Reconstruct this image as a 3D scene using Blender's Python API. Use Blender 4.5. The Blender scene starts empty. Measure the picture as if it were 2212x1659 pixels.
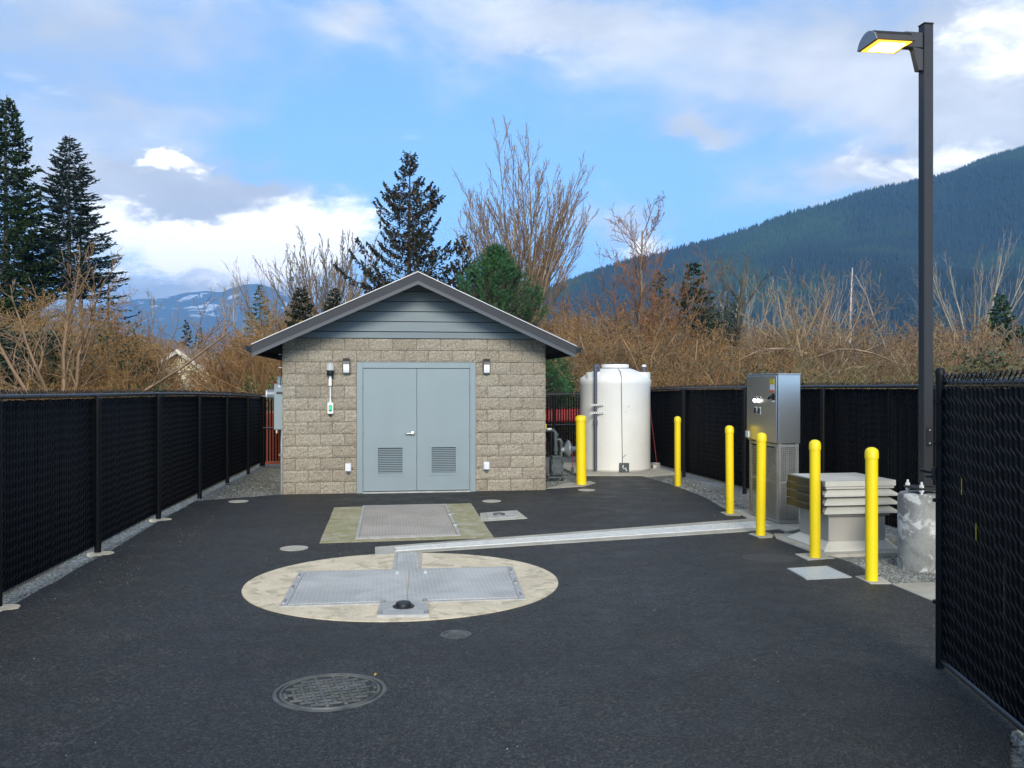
import bpy, math, random
import numpy as np
from mathutils import Vector, Matrix

# ------------------------------------------------------------------ camera, world, sun
S = bpy.context.scene
F = 900.0; HC = 1.85; Y0 = 383.0          # focal length in px of a 1024 px wide frame, eye height, horizon row
cam_d = bpy.data.cameras.new('camera'); cam = bpy.data.objects.new('camera', cam_d)
S.collection.objects.link(cam); S.camera = cam
cam_d.sensor_width = 36.0; cam_d.lens = 36.0*F/1024.0
cam_d.clip_start = 0.05; cam_d.clip_end = 30000
cam.location = (0, 0, HC)
cam.rotation_euler = (math.radians(90) - math.atan(1.0/F), 0, 0)
S.view_settings.view_transform = 'Standard'; S.view_settings.look = 'None'
S.view_settings.exposure = 0.32; S.view_settings.gamma = 1.0
try: S.view_settings.use_curve_mapping = False
except Exception: pass

SUN_EL = math.radians(25); SUN_AZ = math.radians(176)    # azimuth from +Y towards +X
W = bpy.data.worlds.new('World'); S.world = W; W.use_nodes = True
wn = W.node_tree; wn.nodes.clear()
class NT:
    """tiny helper to write node graphs"""
    def __init__(s, t): s.t = t
    def n(s, typ, **kw):
        o = s.t.nodes.new(typ)
        for k, v in kw.items(): setattr(o, k, v)
        return o
    def link(s, a, b): s.t.links.new(a, b)
    def setin(s, sock, v):
        if hasattr(v, 'is_output') or isinstance(v, bpy.types.NodeSocket): s.t.links.new(v, sock)
        else: sock.default_value = v
    def m(s, op, a, b=0.0, c=0.0, clamp=False):
        o = s.n('ShaderNodeMath', operation=op, use_clamp=clamp)
        s.setin(o.inputs[0], a); s.setin(o.inputs[1], b)
        if len(o.inputs) > 2: s.setin(o.inputs[2], c)
        return o.outputs[0]
    def mix(s, f, a, b, mode='MIX'):
        o = s.n('ShaderNodeMix', data_type='RGBA', blend_type=mode)
        s.setin(o.inputs[0], f)
        for i, v in ((6, a), (7, b)):
            if isinstance(v, (tuple, list)) and len(v) == 3: v = (*v, 1)
            s.setin(o.inputs[i], v)
        return o.outputs[2]
    def noise(s, vec, scale, detail=4, rough=.55, dist=0):
        o = s.n('ShaderNodeTexNoise'); o.inputs['Scale'].default_value = scale
        o.inputs['Detail'].default_value = detail; o.inputs['Roughness'].default_value = rough
        o.inputs['Distortion'].default_value = dist
        if vec is not None: s.link(vec, o.inputs['Vector'])
        return o.outputs['Fac']
    def ramp(s, f, pts):
        o = s.n('ShaderNodeValToRGB'); cr = o.color_ramp
        while len(cr.elements) < len(pts): cr.elements.new(.5)
        for e, (p, c) in zip(cr.elements, pts):
            e.position = p; e.color = (*c, 1) if len(c) == 3 else c
        s.link(f, o.inputs[0]); return o.outputs[0]
    def smooth(s, v, lo, hi):
        o = s.n('ShaderNodeMapRange', interpolation_type='SMOOTHSTEP')
        s.setin(o.inputs[0], v); o.inputs[1].default_value = lo; o.inputs[2].default_value = hi
        return o.outputs[0]

w = NT(wn)
out = w.n('ShaderNodeOutputWorld'); bg = w.n('ShaderNodeBackground'); bg.inputs[1].default_value = 0.1
w.link(bg.outputs[0], out.inputs[0])
sky = w.n('ShaderNodeTexSky'); sky.sky_type = 'NISHITA'; sky.sun_disc = False
sky.sun_elevation = SUN_EL; sky.sun_rotation = SUN_AZ; sky.air_density = 1.0; sky.dust_density = 0.3; sky.ozone_density = 2.5
tc = w.n('ShaderNodeTexCoord'); skm = w.n('ShaderNodeMapping'); skm.inputs['Location'].default_value = (0, 0, .2); skm.inputs['Scale'].default_value = (1, 1, .75); w.link(tc.outputs['Generated'], skm.inputs[0]); w.link(skm.outputs[0], sky.inputs[0]); sx = w.n('ShaderNodeSeparateXYZ'); w.link(tc.outputs['Generated'], sx.inputs[0])
AZ0 = w.m('ARCTAN2', sx.outputs[0], sx.outputs[1]); EL0 = w.m('ARCSINE', sx.outputs[2])
K = 1024/2212.0
mp = w.n('ShaderNodeMapping'); mp.inputs['Scale'].default_value = (1, 1, 2.1); w.link(tc.outputs['Generated'], mp.inputs[0])
n1 = w.noise(mp.outputs[0], 5.0, 8, .55, .3); n2 = w.noise(mp.outputs[0], 16.0, 7, .6, .35); n0 = w.noise(mp.outputs[0], 2.2, 3, .5)
wa, wb, wc = w.noise(mp.outputs[0], 7.0, 7, .6), w.noise(mp.outputs[0], 9.3, 7, .62), w.noise(mp.outputs[0], 30, 5, .6)
AZ = w.m('ADD', AZ0, w.m('ADD', w.m('MULTIPLY', w.m('SUBTRACT', wa, .5), .22), w.m('MULTIPLY', w.m('SUBTRACT', wc, .5), .03)))
EL = w.m('ADD', EL0, w.m('ADD', w.m('MULTIPLY', w.m('SUBTRACT', wb, .5), .10), w.m('MULTIPLY', w.m('SUBTRACT', wc, .5), .025)))
def blob(x, y, rx, ry, s):
    a = math.atan((x*K-512)/F); e = math.atan((Y0-y*K)/F*math.cos(a))
    ra = rx*K/F; re = ry*K/F
    dx = w.m('MULTIPLY', w.m('SUBTRACT', AZ, a), 1/ra); dy = w.m('MULTIPLY', w.m('SUBTRACT', EL, e), 1/re)
    q = w.m('ADD', w.m('MULTIPLY', dx, dx), w.m('MULTIPLY', dy, dy))
    return w.m('MULTIPLY', w.m('EXPONENT', w.m('MULTIPLY', q, -1.0)), s)
def addall(L):
    r = L[0]
    for v in L[1:]: r = w.m('ADD', r, v)
    return r
# soft grey-lilac cover
cov = addall([blob(150, 60, 420, 130, .85), blob(330, 240, 260, 60, .35), blob(770, 40, 120, 70, .55), blob(1230, 40, 300, 110, .75), blob(560, 420, 200, 60, .3),
              blob(1900, 90, 430, 150, .9), blob(2180, 200, 220, 110, .7), blob(60, 380, 260, 130, .55), blob(1510, 285, 85, 38, .75),
              blob(400, 420, 210, 75, 1.15), blob(1340, 510, 120, 60, .7), blob(1870, 390, 190, 55, .8), blob(2150, 330, 150, 60, .8), blob(420, 640, 420, 60, .9),
              w.smooth(EL, .55, .8)])
cover = w.smooth(w.m('ADD', cov, w.m('MULTIPLY', w.m('SUBTRACT', n1, .5), 1.3)), .12, .95)
# bright cumulus
wh = addall([blob(470, 520, 250, 85, 1.5), blob(620, 500, 110, 60, .7), blob(372, 348, 38, 20, .95), blob(410, 356, 40, 16, .9), blob(2160, 70, 110, 100, .62), blob(1390, 540, 80, 50, .7),
             blob(1900, 380, 120, 35, .55), blob(2110, 330, 90, 30, .6), blob(1200, 60, 160, 60, .2)])
cut = blob(355, 425, 165, 36, .8)
white = w.smooth(w.m('ADD', w.m('SUBTRACT', wh, cut), w.m('MULTIPLY', w.m('SUBTRACT', n2, .5), 1.4)), .16, .95)
grey = w.mix(w.smooth(n1, .35, .7), (5.6, 6.0, 6.7), (8.0, 8.4, 9.0))
skyb = w.mix(1.0, sky.outputs[0], (1.95, 2.28, 2.4), 'MULTIPLY')
c1 = w.mix(w.m('MULTIPLY', cover, .93), skyb, grey)
c2 = w.mix(white, c1, (15.0, 14.8, 14.2))
w.link(c2, bg.inputs[0])

sun_d = bpy.data.lights.new('sun', 'SUN'); sun_d.energy = 2.6; sun_d.angle = math.radians(20); sun_d.color = (1, .93, .80)
sun = bpy.data.objects.new('sun', sun_d); S.collection.objects.link(sun)
sd = Vector((math.sin(SUN_AZ)*math.cos(SUN_EL), math.cos(SUN_AZ)*math.cos(SUN_EL), math.sin(SUN_EL)))
sun.rotation_euler = sd.to_track_quat('Z', 'Y').to_euler(); sun.location = (20, -20, 40)

# ------------------------------------------------------------------ helpers
rng = np.random.default_rng(7); random.seed(7)
COL = S.collection
ROT = math.radians(8.0)
def G(px, py, z=0.0):
    """place where the ray of a pixel (1024 frame) meets the level z"""
    Z = F*(HC-z)/(py-Y0); return Vector(((px-512)*Z/F, Z, z))
def D(x, y, z=0.0): return G(x*K, y*K, z)
def Z5(x, y, z=0.0): return G((900+x/1.4747)/4, (1900+y/1.4747)/4, z)
def Z3(x, y, z=0.0): return G((2900+x/1.8437)/4, (1400+y/1.8437)/4, z)
def Z2(x, y, z=0.0): return G((2100+x/2.212)/4, (1350+y/2.212)/4, z)
def tag(o, label=None, cat=None, group=None, kind=None):
    if label: o['label'] = label
    if cat: o['category'] = cat
    if group: o['group'] = group
    if kind: o['kind'] = kind
    return o
def empty(name, loc, rz=0.0):
    o = bpy.data.objects.new(name, None); COL.objects.link(o); o.location = loc; o.rotation_euler = (0, 0, rz)
    o.empty_display_size = .1
    return o
def copy_tree(o, parent=None):
    c = o.copy(); COL.objects.link(c); c.parent = parent
    for ch in o.children: copy_tree(ch, c)
    return c

class MB:
    def __init__(s): s.v = []; s.f = []; s.mi = []; s.cur = 0
    def add(s, vs, fs):
        b = len(s.v); s.v += [tuple(v) for v in vs]; s.f += [tuple(i+b for i in f) for f in fs]; s.mi += [s.cur]*len(fs)
        return s
    def box(s, x0, x1, y0, y1, z0, z1, b=0.0):
        if b <= 0:
            vs = [(x0,y0,z0),(x1,y0,z0),(x1,y1,z0),(x0,y1,z0),(x0,y0,z1),(x1,y0,z1),(x1,y1,z1),(x0,y1,z1)]
            return s.add(vs, [(0,3,2,1),(4,5,6,7),(0,1,5,4),(1,2,6,5),(2,3,7,6),(3,0,4,7)])
        vs = []; idx = {}
        X = (x0, x1); Y = (y0, y1); Z = (z0, z1)
        for i in (0,1):
            for j in (0,1):
                for k in (0,1):
                    si, sj, sk = (b if i==0 else -b), (b if j==0 else -b), (b if k==0 else -b)
                    for a, p in enumerate(((X[i], Y[j]+sj, Z[k]+sk), (X[i]+si, Y[j], Z[k]+sk), (X[i]+si, Y[j]+sj, Z[k]))):
                        idx[(i,j,k,a)] = len(vs); vs.append(p)
        f = []
        for i in (0,1):
            q = [idx[(i,0,0,0)], idx[(i,1,0,0)], idx[(i,1,1,0)], idx[(i,0,1,0)]]; f.append(q if i else q[::-1])
            q = [idx[(0,i,0,1)], idx[(1,i,0,1)], idx[(1,i,1,1)], idx[(0,i,1,1)]]; f.append(q if not i else q[::-1])
            q = [idx[(0,0,i,2)], idx[(1,0,i,2)], idx[(1,1,i,2)], idx[(0,1,i,2)]]; f.append(q if i else q[::-1])
        for i in (0,1):
            for j in (0,1):
                q = [idx[(i,j,0,0)], idx[(i,j,1,0)], idx[(i,j,1,1)], idx[(i,j,0,1)]]; f.append(q if (i+j)%2 else q[::-1])
                q = [idx[(i,0,j,0)], idx[(i,1,j,0)], idx[(i,1,j,2)], idx[(i,0,j,2)]]; f.append(q if (i+j)%2==0 else q[::-1])
                q = [idx[(0,i,j,1)], idx[(1,i,j,1)], idx[(1,i,j,2)], idx[(0,i,j,2)]]; f.append(q if (i+j)%2 else q[::-1])
        for i in (0,1):
            for j in (0,1):
                for k in (0,1):
                    q = [idx[(i,j,k,a)] for a in range(3)]; f.append(q if (i+j+k)%2 else q[::-1])
        return s.add(vs, f)
    def prism(s, poly, z0, z1):
        """horizontal polygon (ccw) extruded z0..z1"""
        n = len(poly)
        vs = [(p[0], p[1], z0) for p in poly] + [(p[0], p[1], z1) for p in poly]
        return s.add(vs, [tuple(range(n))[::-1], tuple(range(n, 2*n))] + [(i, (i+1)%n, n+(i+1)%n, n+i) for i in range(n)])
    def prismY(s, poly, y0, y1):
        """polygon in x,z extruded along y"""
        n = len(poly)
        vs = [(p[0], y0, p[1]) for p in poly] + [(p[0], y1, p[1]) for p in poly]
        return s.add(vs, [tuple(range(n)), tuple(range(n, 2*n))[::-1]] + [((i+1)%n, i, n+i, n+(i+1)%n) for i in range(n)])
    def prismX(s, poly, x0, x1):
        n = len(poly)
        vs = [(x0, p[0], p[1]) for p in poly] + [(x1, p[0], p[1]) for p in poly]
        return s.add(vs, [tuple(range(n))[::-1], tuple(range(n, 2*n))] + [(i, (i+1)%n, n+(i+1)%n, n+i) for i in range(n)])
    def tube(s, pts, r, n=10, caps=True):
        pts = [Vector(p) for p in pts]; m = len(pts)
        if not hasattr(r, '__len__'): r = [r]*m
        vs = []; up = None
        for i, p in enumerate(pts):
            d = (pts[min(i+1, m-1)]-pts[max(i-1, 0)]).normalized()
            if up is None:
                ref = Vector((0,0,1)) if abs(d.z) < .9 else Vector((1,0,0)); a = d.cross(ref).normalized()
            else: a = (up - d*up.dot(d)).normalized()
            up = a; b = d.cross(a)
            for k in range(n):
                t = 2*math.pi*k/n; vs.append(p + (a*math.cos(t)+b*math.sin(t))*r[i])
        fs = [(i*n+k, i*n+(k+1)%n, (i+1)*n+(k+1)%n, (i+1)*n+k) for i in range(m-1) for k in range(n)]
        if caps: fs += [tuple(range(n))[::-1], tuple(range((m-1)*n, m*n))]
        return s.add(vs, fs)
    def lathe(s, prof, n=24, o=(0,0,0), axis='z'):
        vs = []; m = len(prof)
        for r, h in prof:
            for k in range(n):
                t = 2*math.pi*k/n; a, b = r*math.cos(t), r*math.sin(t)
                p = (a, b, h) if axis == 'z' else ((h, a, b) if axis == 'x' else (b, h, a))
                vs.append((p[0]+o[0], p[1]+o[1], p[2]+o[2]))
        fs = [(i*n+k, i*n+(k+1)%n, (i+1)*n+(k+1)%n, (i+1)*n+k) for i in range(m-1) for k in range(n)]
        fs += [tuple(range(n))[::-1], tuple(range((m-1)*n, m*n))]
        return s.add(vs, fs)
    def build(s, name, mat, parent=None, smooth=False, loc=None):
        me = bpy.data.meshes.new(name); me.from_pydata(s.v, [], s.f)
        for m_ in (mat if isinstance(mat, (list, tuple)) else [mat]): me.materials.append(m_)
        if any(s.mi): me.polygons.foreach_set('material_index', s.mi)
        o = bpy.data.objects.new(name, me); COL.objects.link(o)
        if parent is not None: o.parent = parent
        if loc is not None: o.location = loc
        if smooth:
            me.polygons.foreach_set('use_smooth', [True]*len(me.polygons))
            try: me.set_sharp_from_angle(angle=math.radians(35))
            except Exception: pass
        me.update(); return o

def np_mesh(name, verts, faces, mat, parent=None, smooth=False):
    """verts (n,3), faces (m,k) arrays"""
    verts = np.asarray(verts, np.float32); faces = np.asarray(faces, np.int32)
    me = bpy.data.meshes.new(name); k = faces.shape[1]; m = len(faces)
    me.vertices.add(len(verts)); me.vertices.foreach_set('co', verts.ravel())
    me.loops.add(m*k); me.loops.foreach_set('vertex_index', faces.ravel())
    me.polygons.add(m); me.polygons.foreach_set('loop_start', np.arange(0, m*k, k, dtype=np.int32))
    try: me.polygons.foreach_set('loop_total', np.full(m, k, np.int32))
    except Exception: pass
    if smooth: me.polygons.foreach_set('use_smooth', np.ones(m, bool))
    me.materials.append(mat); me.update(calc_edges=True); me.validate()
    o = bpy.data.objects.new(name, me); COL.objects.link(o)
    if parent is not None: o.parent = parent
    return o
def seg_arrays(segs, n=3):
    """segs (m,8): p0 p1 r0 r1 -> prism verts, quad faces"""
    s = np.asarray(segs, float); p0 = s[:, :3]; p1 = s[:, 3:6]; r0 = s[:, 6:7]; r1 = s[:, 7:8]
    d = p1-p0; L = np.linalg.norm(d, axis=1, keepdims=True)+1e-9; d = d/L
    ref = np.where(np.abs(d[:, 2:3]) < .9, np.array([[0, 0, 1.]]), np.array([[1., 0, 0]]))
    a = np.cross(d, ref); a /= np.linalg.norm(a, axis=1, keepdims=True)+1e-9; b = np.cross(d, a)
    rings = []
    for (p, r) in ((p0, r0), (p1, r1)):
        for k in range(n):
            t = 2*math.pi*k/n; rings.append(p+(a*math.cos(t)+b*math.sin(t))*r)
    V = np.stack(rings, 1)                       # m, 2n, 3
    m = len(s); base = (np.arange(m)*2*n)[:, None, None]
    f = np.array([[k, (k+1) % n, n+(k+1) % n, n+k] for k in range(n)])[None]
    return V.reshape(-1, 3), (base+f).reshape(-1, 4)
def leaf_arrays(p, d, l, wd, up=None):
    """leaf / spray quads: base p, direction d, length l, half width wd"""
    p = np.asarray(p, float); d = np.asarray(d, float); d = d/(np.linalg.norm(d, axis=1, keepdims=True)+1e-9)
    q = rng.normal(size=d.shape) if up is None else up+rng.normal(size=d.shape)*.5
    n = np.cross(d, q); n /= np.linalg.norm(n, axis=1, keepdims=True)+1e-9
    l = np.asarray(l)[:, None]; wd = np.asarray(wd)[:, None]
    V = np.stack([p, p+d*l*.45+n*wd, p+d*l, p+d*l*.45-n*wd], 1)
    return V.reshape(-1, 3), np.arange(len(p)*4).reshape(-1, 4)

# ------------------------------------------------------------------ materials
def newmat(name):
    m = bpy.data.materials.new(name); m.use_nodes = True; t = m.node_tree
    b = t.nodes['Principled BSDF']; return m, NT(t), b
def mat(name, col, rough=.6, metal=0.0, var=0.0, vscale=3.0, col2=None, bump=0.0, bscale=60.0, island=0.0, spec=.5, stretch=None, mottle=None):
    m, t, b = newmat(name)
    tc_ = t.n('ShaderNodeTexCoord'); vec = tc_.outputs['Object']
    if stretch:
        mp_ = t.n('ShaderNodeMapping'); mp_.inputs['Scale'].default_value = stretch; t.link(vec, mp_.inputs[0]); vec = mp_.outputs[0]
    c = None
    if var or col2:
        c2 = col2 or tuple(x*(1-var) for x in col)
        c = t.mix(t.smooth(t.noise(vec, vscale, 6, .6), .32, .68), (*col, 1), (*c2, 1))
    if mottle:
        c3, sc, lo, hi = mottle
        c = t.mix(t.smooth(t.noise(vec, sc, 5, .6), lo, hi), c if c is not None else (*col, 1), (*c3, 1))
    if island:
        g = t.n('ShaderNodeNewGeometry')
        k = t.m('ADD', t.m('MULTIPLY', g.outputs['Random Per Island'], 2*island), 1-island)
        cc = t.n('ShaderNodeCombineColor'); [t.link(k, cc.inputs[i]) for i in range(3)]
        c = t.mix(1.0, c if c is not None else (*col, 1), cc.outputs[0], 'MULTIPLY')
    if c is None: b.inputs['Base Color'].default_value = (*col, 1)
    else: t.link(c, b.inputs['Base Color'])
    b.inputs['Roughness'].default_value = rough; b.inputs['Metallic'].default_value = metal
    b.inputs['Specular IOR Level'].default_value = spec
    if bump:
        bn = t.n('ShaderNodeBump'); bn.inputs['Strength'].default_value = 1.0; bn.inputs['Distance'].default_value = bump
        t.link(t.noise(vec, bscale, 5, .65), bn.inputs['Height']); t.link(bn.outputs[0], b.inputs['Normal'])
    return m
def emit(name, col, strength):
    m, t, b = newmat(name); b.inputs['Base Color'].default_value = (*col, 1)
    b.inputs['Emission Color'].default_value = (*col, 1); b.inputs['Emission Strength'].default_value = strength
    return m

# asphalt
def asphalt_mat():
    m, t, b = newmat('asphalt'); tc_ = t.n('ShaderNodeTexCoord'); v = tc_.outputs['Object']
    big = t.noise(v, .35, 5, .6); mid = t.noise(v, 2.2, 5, .6); fine = t.noise(v, 75, 3, .7)
    vo = t.n('ShaderNodeTexVoronoi'); vo.inputs['Scale'].default_value = 85; t.link(v, vo.inputs['Vector'])
    base = t.mix(t.smooth(big, .35, .65), (.0215, .0222, .0212, 1), (.034, .0352, .0338, 1))
    base = t.mix(t.m('MULTIPLY', t.smooth(mid, .52, .72), .35), base, (.062, .064, .068, 1))
    st = t.ramp(t.m('MULTIPLY', vo.outputs['Color'], 1.0), [(0, (.15, .15, .16)), (.5, (.68, .68, .70)), (.8, (1.7, 1.7, 1.62)), (1, (3.0, 2.95, 2.75))])
    base = t.mix(1.0, base, st, 'MULTIPLY'); gr = t.ramp(t.noise(v, 28, 4, .8), [(.3, (.55, .55, .57)), (.5, (1, 1, 1)), (.68, (1.5, 1.49, 1.45))]); base = t.mix(1.0, base, gr, 'MULTIPLY')
    t.link(base, b.inputs['Base Color'])
    sw = t.noise(v, .9, 4, .6, 1.5)
    base = t.mix(t.m('MULTIPLY', t.smooth(sw, .58, .66), .45), base, t.mix(1.0, base, (.55, .55, .56, 1), 'MULTIPLY')); t.link(base, b.inputs['Base Color'])
    t.link(t.m('ADD', t.m('MULTIPLY', t.smooth(mid, .3, .7), .25), .52), b.inputs['Roughness'])
    bn = t.n('ShaderNodeBump'); bn.inputs['Distance'].default_value = .011
    h = t.m('ADD', t.m('MULTIPLY', vo.outputs['Distance'], 1.0), t.m('MULTIPLY', fine, .5))
    t.link(h, bn.inputs['Height']); t.link(bn.outputs[0], b.inputs['Normal'])
    return m
def gravel_mat():
    m, t, b = newmat('gravel'); tc_ = t.n('ShaderNodeTexCoord'); v = tc_.outputs['Object']
    vo = t.n('ShaderNodeTexVoronoi'); vo.inputs['Scale'].default_value = 38; t.link(v, vo.inputs['Vector'])
    big = t.noise(v, .8, 5, .6)
    c = t.ramp(vo.outputs['Color'], [(0, (.10, .105, .095)), (.4, (.19, .195, .18)), (.75, (.30, .30, .28)), (1, (.48, .48, .45))])
    dk = t.mix(t.smooth(big, .35, .65), (1, 1, 1, 1), (.68, .66, .58, 1)); c = t.mix(1.0, c, dk, 'MULTIPLY')
    t.link(c, b.inputs['Base Color']); b.inputs['Roughness'].default_value = .85
    bn = t.n('ShaderNodeBump'); bn.inputs['Distance'].default_value = .02; bn.invert = True
    t.link(vo.outputs['Distance'], bn.inputs['Height']); t.link(bn.outputs[0], b.inputs['Normal'])
    return m
def concrete_mat(name, c1, c2, c3=None, sc=2.5, bump=.003):
    m, t, b = newmat(name); tc_ = t.n('ShaderNodeTexCoord'); v = tc_.outputs['Object']
    c = t.mix(t.smooth(t.noise(v, sc, 7, .65, .4), .36, .64), (*c1, 1), (*c2, 1))
    if c3: c = t.mix(t.smooth(t.noise(v, sc*1.7, 6, .6, 1.0), .52, .6), c, (*c3, 1))
    g = t.m('ADD', t.m('MULTIPLY', t.noise(v, 55, 4, .7), .7), .65)
    cc = t.n('ShaderNodeCombineColor'); [t.link(g, cc.inputs[i]) for i in range(3)]
    c = t.mix(1.0, c, cc.outputs[0], 'MULTIPLY'); t.link(c, b.inputs['Base Color']); b.inputs['Roughness'].default_value = .8
    bn = t.n('ShaderNodeBump'); bn.inputs['Distance'].default_value = bump
    t.link(t.noise(v, 40, 6, .7), bn.inputs['Height']); t.link(bn.outputs[0], b.inputs['Normal'])
    return m
def plate_mat(name, c1, c2, rough=.42):
    """worn tread plate: metal with raised lozenges as bump"""
    m, t, b = newmat(name); tc_ = t.n('ShaderNodeTexCoord')
    mp_ = t.n('ShaderNodeMapping'); mp_.inputs['Rotation'].default_value = (0, 0, -ROT); t.link(tc_.outputs['Object'], mp_.inputs[0]); v = mp_.outputs[0]
    c = t.mix(t.smooth(t.noise(v, 1.7, 6, .62, .5), .35, .65), (*c1, 1), (*c2, 1))
    sp = t.n('ShaderNodeSeparateXYZ'); t.link(v, sp.inputs[0])
    fr = 2*math.pi/.075
    a = t.m('SINE', t.m('MULTIPLY', sp.outputs[0], fr)); e = t.m('SINE', t.m('MULTIPLY', sp.outputs[1], fr))
    h = t.smooth(t.m('MULTIPLY', a, e), .15, .8)
    c = t.mix(t.m('MULTIPLY', h, .3), c, (.75, .76, .76, 1)); t.link(c, b.inputs['Base Color'])
    b.inputs['Metallic'].default_value = .1; b.inputs['Roughness'].default_value = rough
    bn = t.n('ShaderNodeBump'); bn.inputs['Distance'].default_value = .004
    t.link(h, bn.inputs['Height']); t.link(bn.outputs[0], b.inputs['Normal'])
    return m
M = {}
M['asphalt'] = asphalt_mat(); M['gravel'] = gravel_mat()
M['concrete'] = concrete_mat('concrete', (.42, .40, .34), (.33, .31, .25))
M['pad'] = concrete_mat('pad_concrete', (.68, .58, .41), (.56, .48, .335), (.45, .39, .27), 2.6)
M['mossy'] = concrete_mat('mossy_concrete', (.33, .30, .18), (.26, .235, .115), (.38, .35, .25), 3.5)
M['pedestal'] = concrete_mat('pedestal_concrete', (.28, .275, .25), (.15, .147, .135), (.52, .51, .47), 2.4)
M['plate'] = plate_mat('tread_plate', (.52, .51, .48), (.38, .375, .35))
M['plate_dull'] = plate_mat('dull_tread_plate', (.42, .375, .32), (.33, .295, .25), .6)
M['alu'] = mat('aluminium', (.46, .45, .42), .5, .1, .25, 8, bump=.001)
M['galv'] = mat('galvanised', (.74, .73, .68), .5, .05, .2, 12)
M['steel'] = mat('stainless', (.64, .63, .60), .3, 1.0, .04, 2)
M['steel_dull'] = mat('stainless_dull', (.52, .52, .50), .38, .9, .18, 6)
M['dark_hole'] = mat('dark_gap', (.012, .012, .013), .8)
M['vinyl'] = mat('black_vinyl', (.006, .006, .0065), .5, 0, 0, spec=.2)
M['wire'] = mat('black_wire', (.014, .0145, .016), .3, 0, 0, spec=.45)
M['slat'] = mat('black_slat', (.003, .003, .0035), .6, 0, island=.5, spec=.08)
M['rail'] = mat('black_rail', (.016, .016, .018), .3)
M['mortar'] = mat('mortar', (.15, .13, .10), .9, bump=.004, bscale=50)
def block_mat():
    m, t, b = newmat('split_block'); tc_ = t.n('ShaderNodeTexCoord'); v = tc_.outputs['Object']
    g = t.n('ShaderNodeNewGeometry')
    c = t.ramp(g.outputs['Random Per Island'], [(0, (.31, .262, .195)), (.5, (.35, .30, .228)), (1, (.385, .335, .255))])
    sp = t.ramp(t.noise(v, 38, 7, .85), [(.34, (.22, .20, .17)), (.46, (.82, .82, .82)), (.64, (1.55, 1.55, 1.52))])
    c = t.mix(1.0, c, sp, 'MULTIPLY')
    c = t.mix(t.m('MULTIPLY', t.smooth(t.noise(v, 1.3, 5, .6), .5, .75), .35), c, (.26, .23, .17, 1))
    t.link(c, b.inputs['Base Color']); b.inputs['Roughness'].default_value = .92
    mp_ = t.n('ShaderNodeMapping'); mp_.inputs['Scale'].default_value = (1, 1, 1.8); t.link(v, mp_.inputs[0])
    bn = t.n('ShaderNodeBump'); bn.inputs['Distance'].default_value = .022
    t.link(t.noise(mp_.outputs[0], 26, 6, .72, .6), bn.inputs['Height']); t.link(bn.outputs[0], b.inputs['Normal'])
    return m
M['block'] = block_mat()
M['door'] = mat('door_paint', (.225, .275, .285), .45, 0, .06, 1.5, bump=.0006, bscale=30)
M['siding'] = mat('siding_paint', (.185, .225, .235), .6, 0, .12, 2, bump=.001, bscale=40, stretch=(.3, 1, 3))
M['rake'] = mat('rake_paint', (.024, .026, .031), .65, 0, .1, 3)
M['raketrim'] = mat('rake_trim_paint', (.06, .064, .074), .5, 0, .1, 3)
M['roof'] = mat('roof_shingle', (.10, .10, .105), .9, 0, .4, 9, bump=.01)
M['flash'] = mat('drip_edge', (.48, .46, .45), .45, .3)
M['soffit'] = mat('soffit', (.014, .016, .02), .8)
M['white_pl'] = mat('white_plastic', (.78, .77, .73), .45, 0, .05, 6)
M['bronze'] = mat('bronze_paint', (.055, .050, .048), .42, .2, .15, 4)
M['pole'] = mat('pole_paint', (.028, .027, .028), .5, .15, .15, 3)
M['yellow'] = mat('yellow_plastic', (.92, .66, .002), .42, 0, .06, 3, mottle=((.50, .38, .03), 22, .66, .74))
M['tank'] = mat('tank_poly', (.76, .74, .68), .42, 0, .06, 1.6, mottle=((.60, .56, .47), 7, .64, .72))
M['pvc'] = mat('grey_pipe', (.075, .08, .11), .4)
M['gas'] = mat('gas_grey', (.085, .10, .105), .5, .2, .35, 8)
M['gas_light'] = mat('gas_light_grey', (.26, .29, .31), .45, .2, .2, 8)
M['beige'] = mat('beige_paint', (.56, .54, .47), .42, .1, .08, 3)
M['beige_dk'] = mat('beige_curb_paint', (.36, .34, .30), .5, .1, .08, 3)
M['elec'] = mat('electric_grey', (.24, .30, .32), .45, 0, .08, 4)
M['red'] = mat('red_plastic', (.32, .015, .015), .5); M['orange'] = mat('orange_plastic', (.50, .075, .01), .5)
M['rope'] = mat('dark_red_rope', (.12, .01, .02), .7)
M['iron'] = mat('cast_iron', (.12, .122, .108), .5, .1, .5, 6, col2=(.04, .042, .04), bump=.003, mottle=((.10, .11, .075), 5, .55, .7))
M['glass'] = mat('frosted_lens', (.80, .80, .78), .3); M['black'] = mat('black_plastic', (.012, .012, .014), .45)
M['label_y'] = mat('label_yellow', (.85, .62, .02), .5); M['label_w'] = mat('label_white', (.7, .68, .72), .5); M['label_r'] = mat('label_orange', (.75, .12, .04), .5)
M['leaf_dead'] = mat('dead_leaf', (.5, .28, .03), .6)

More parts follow.
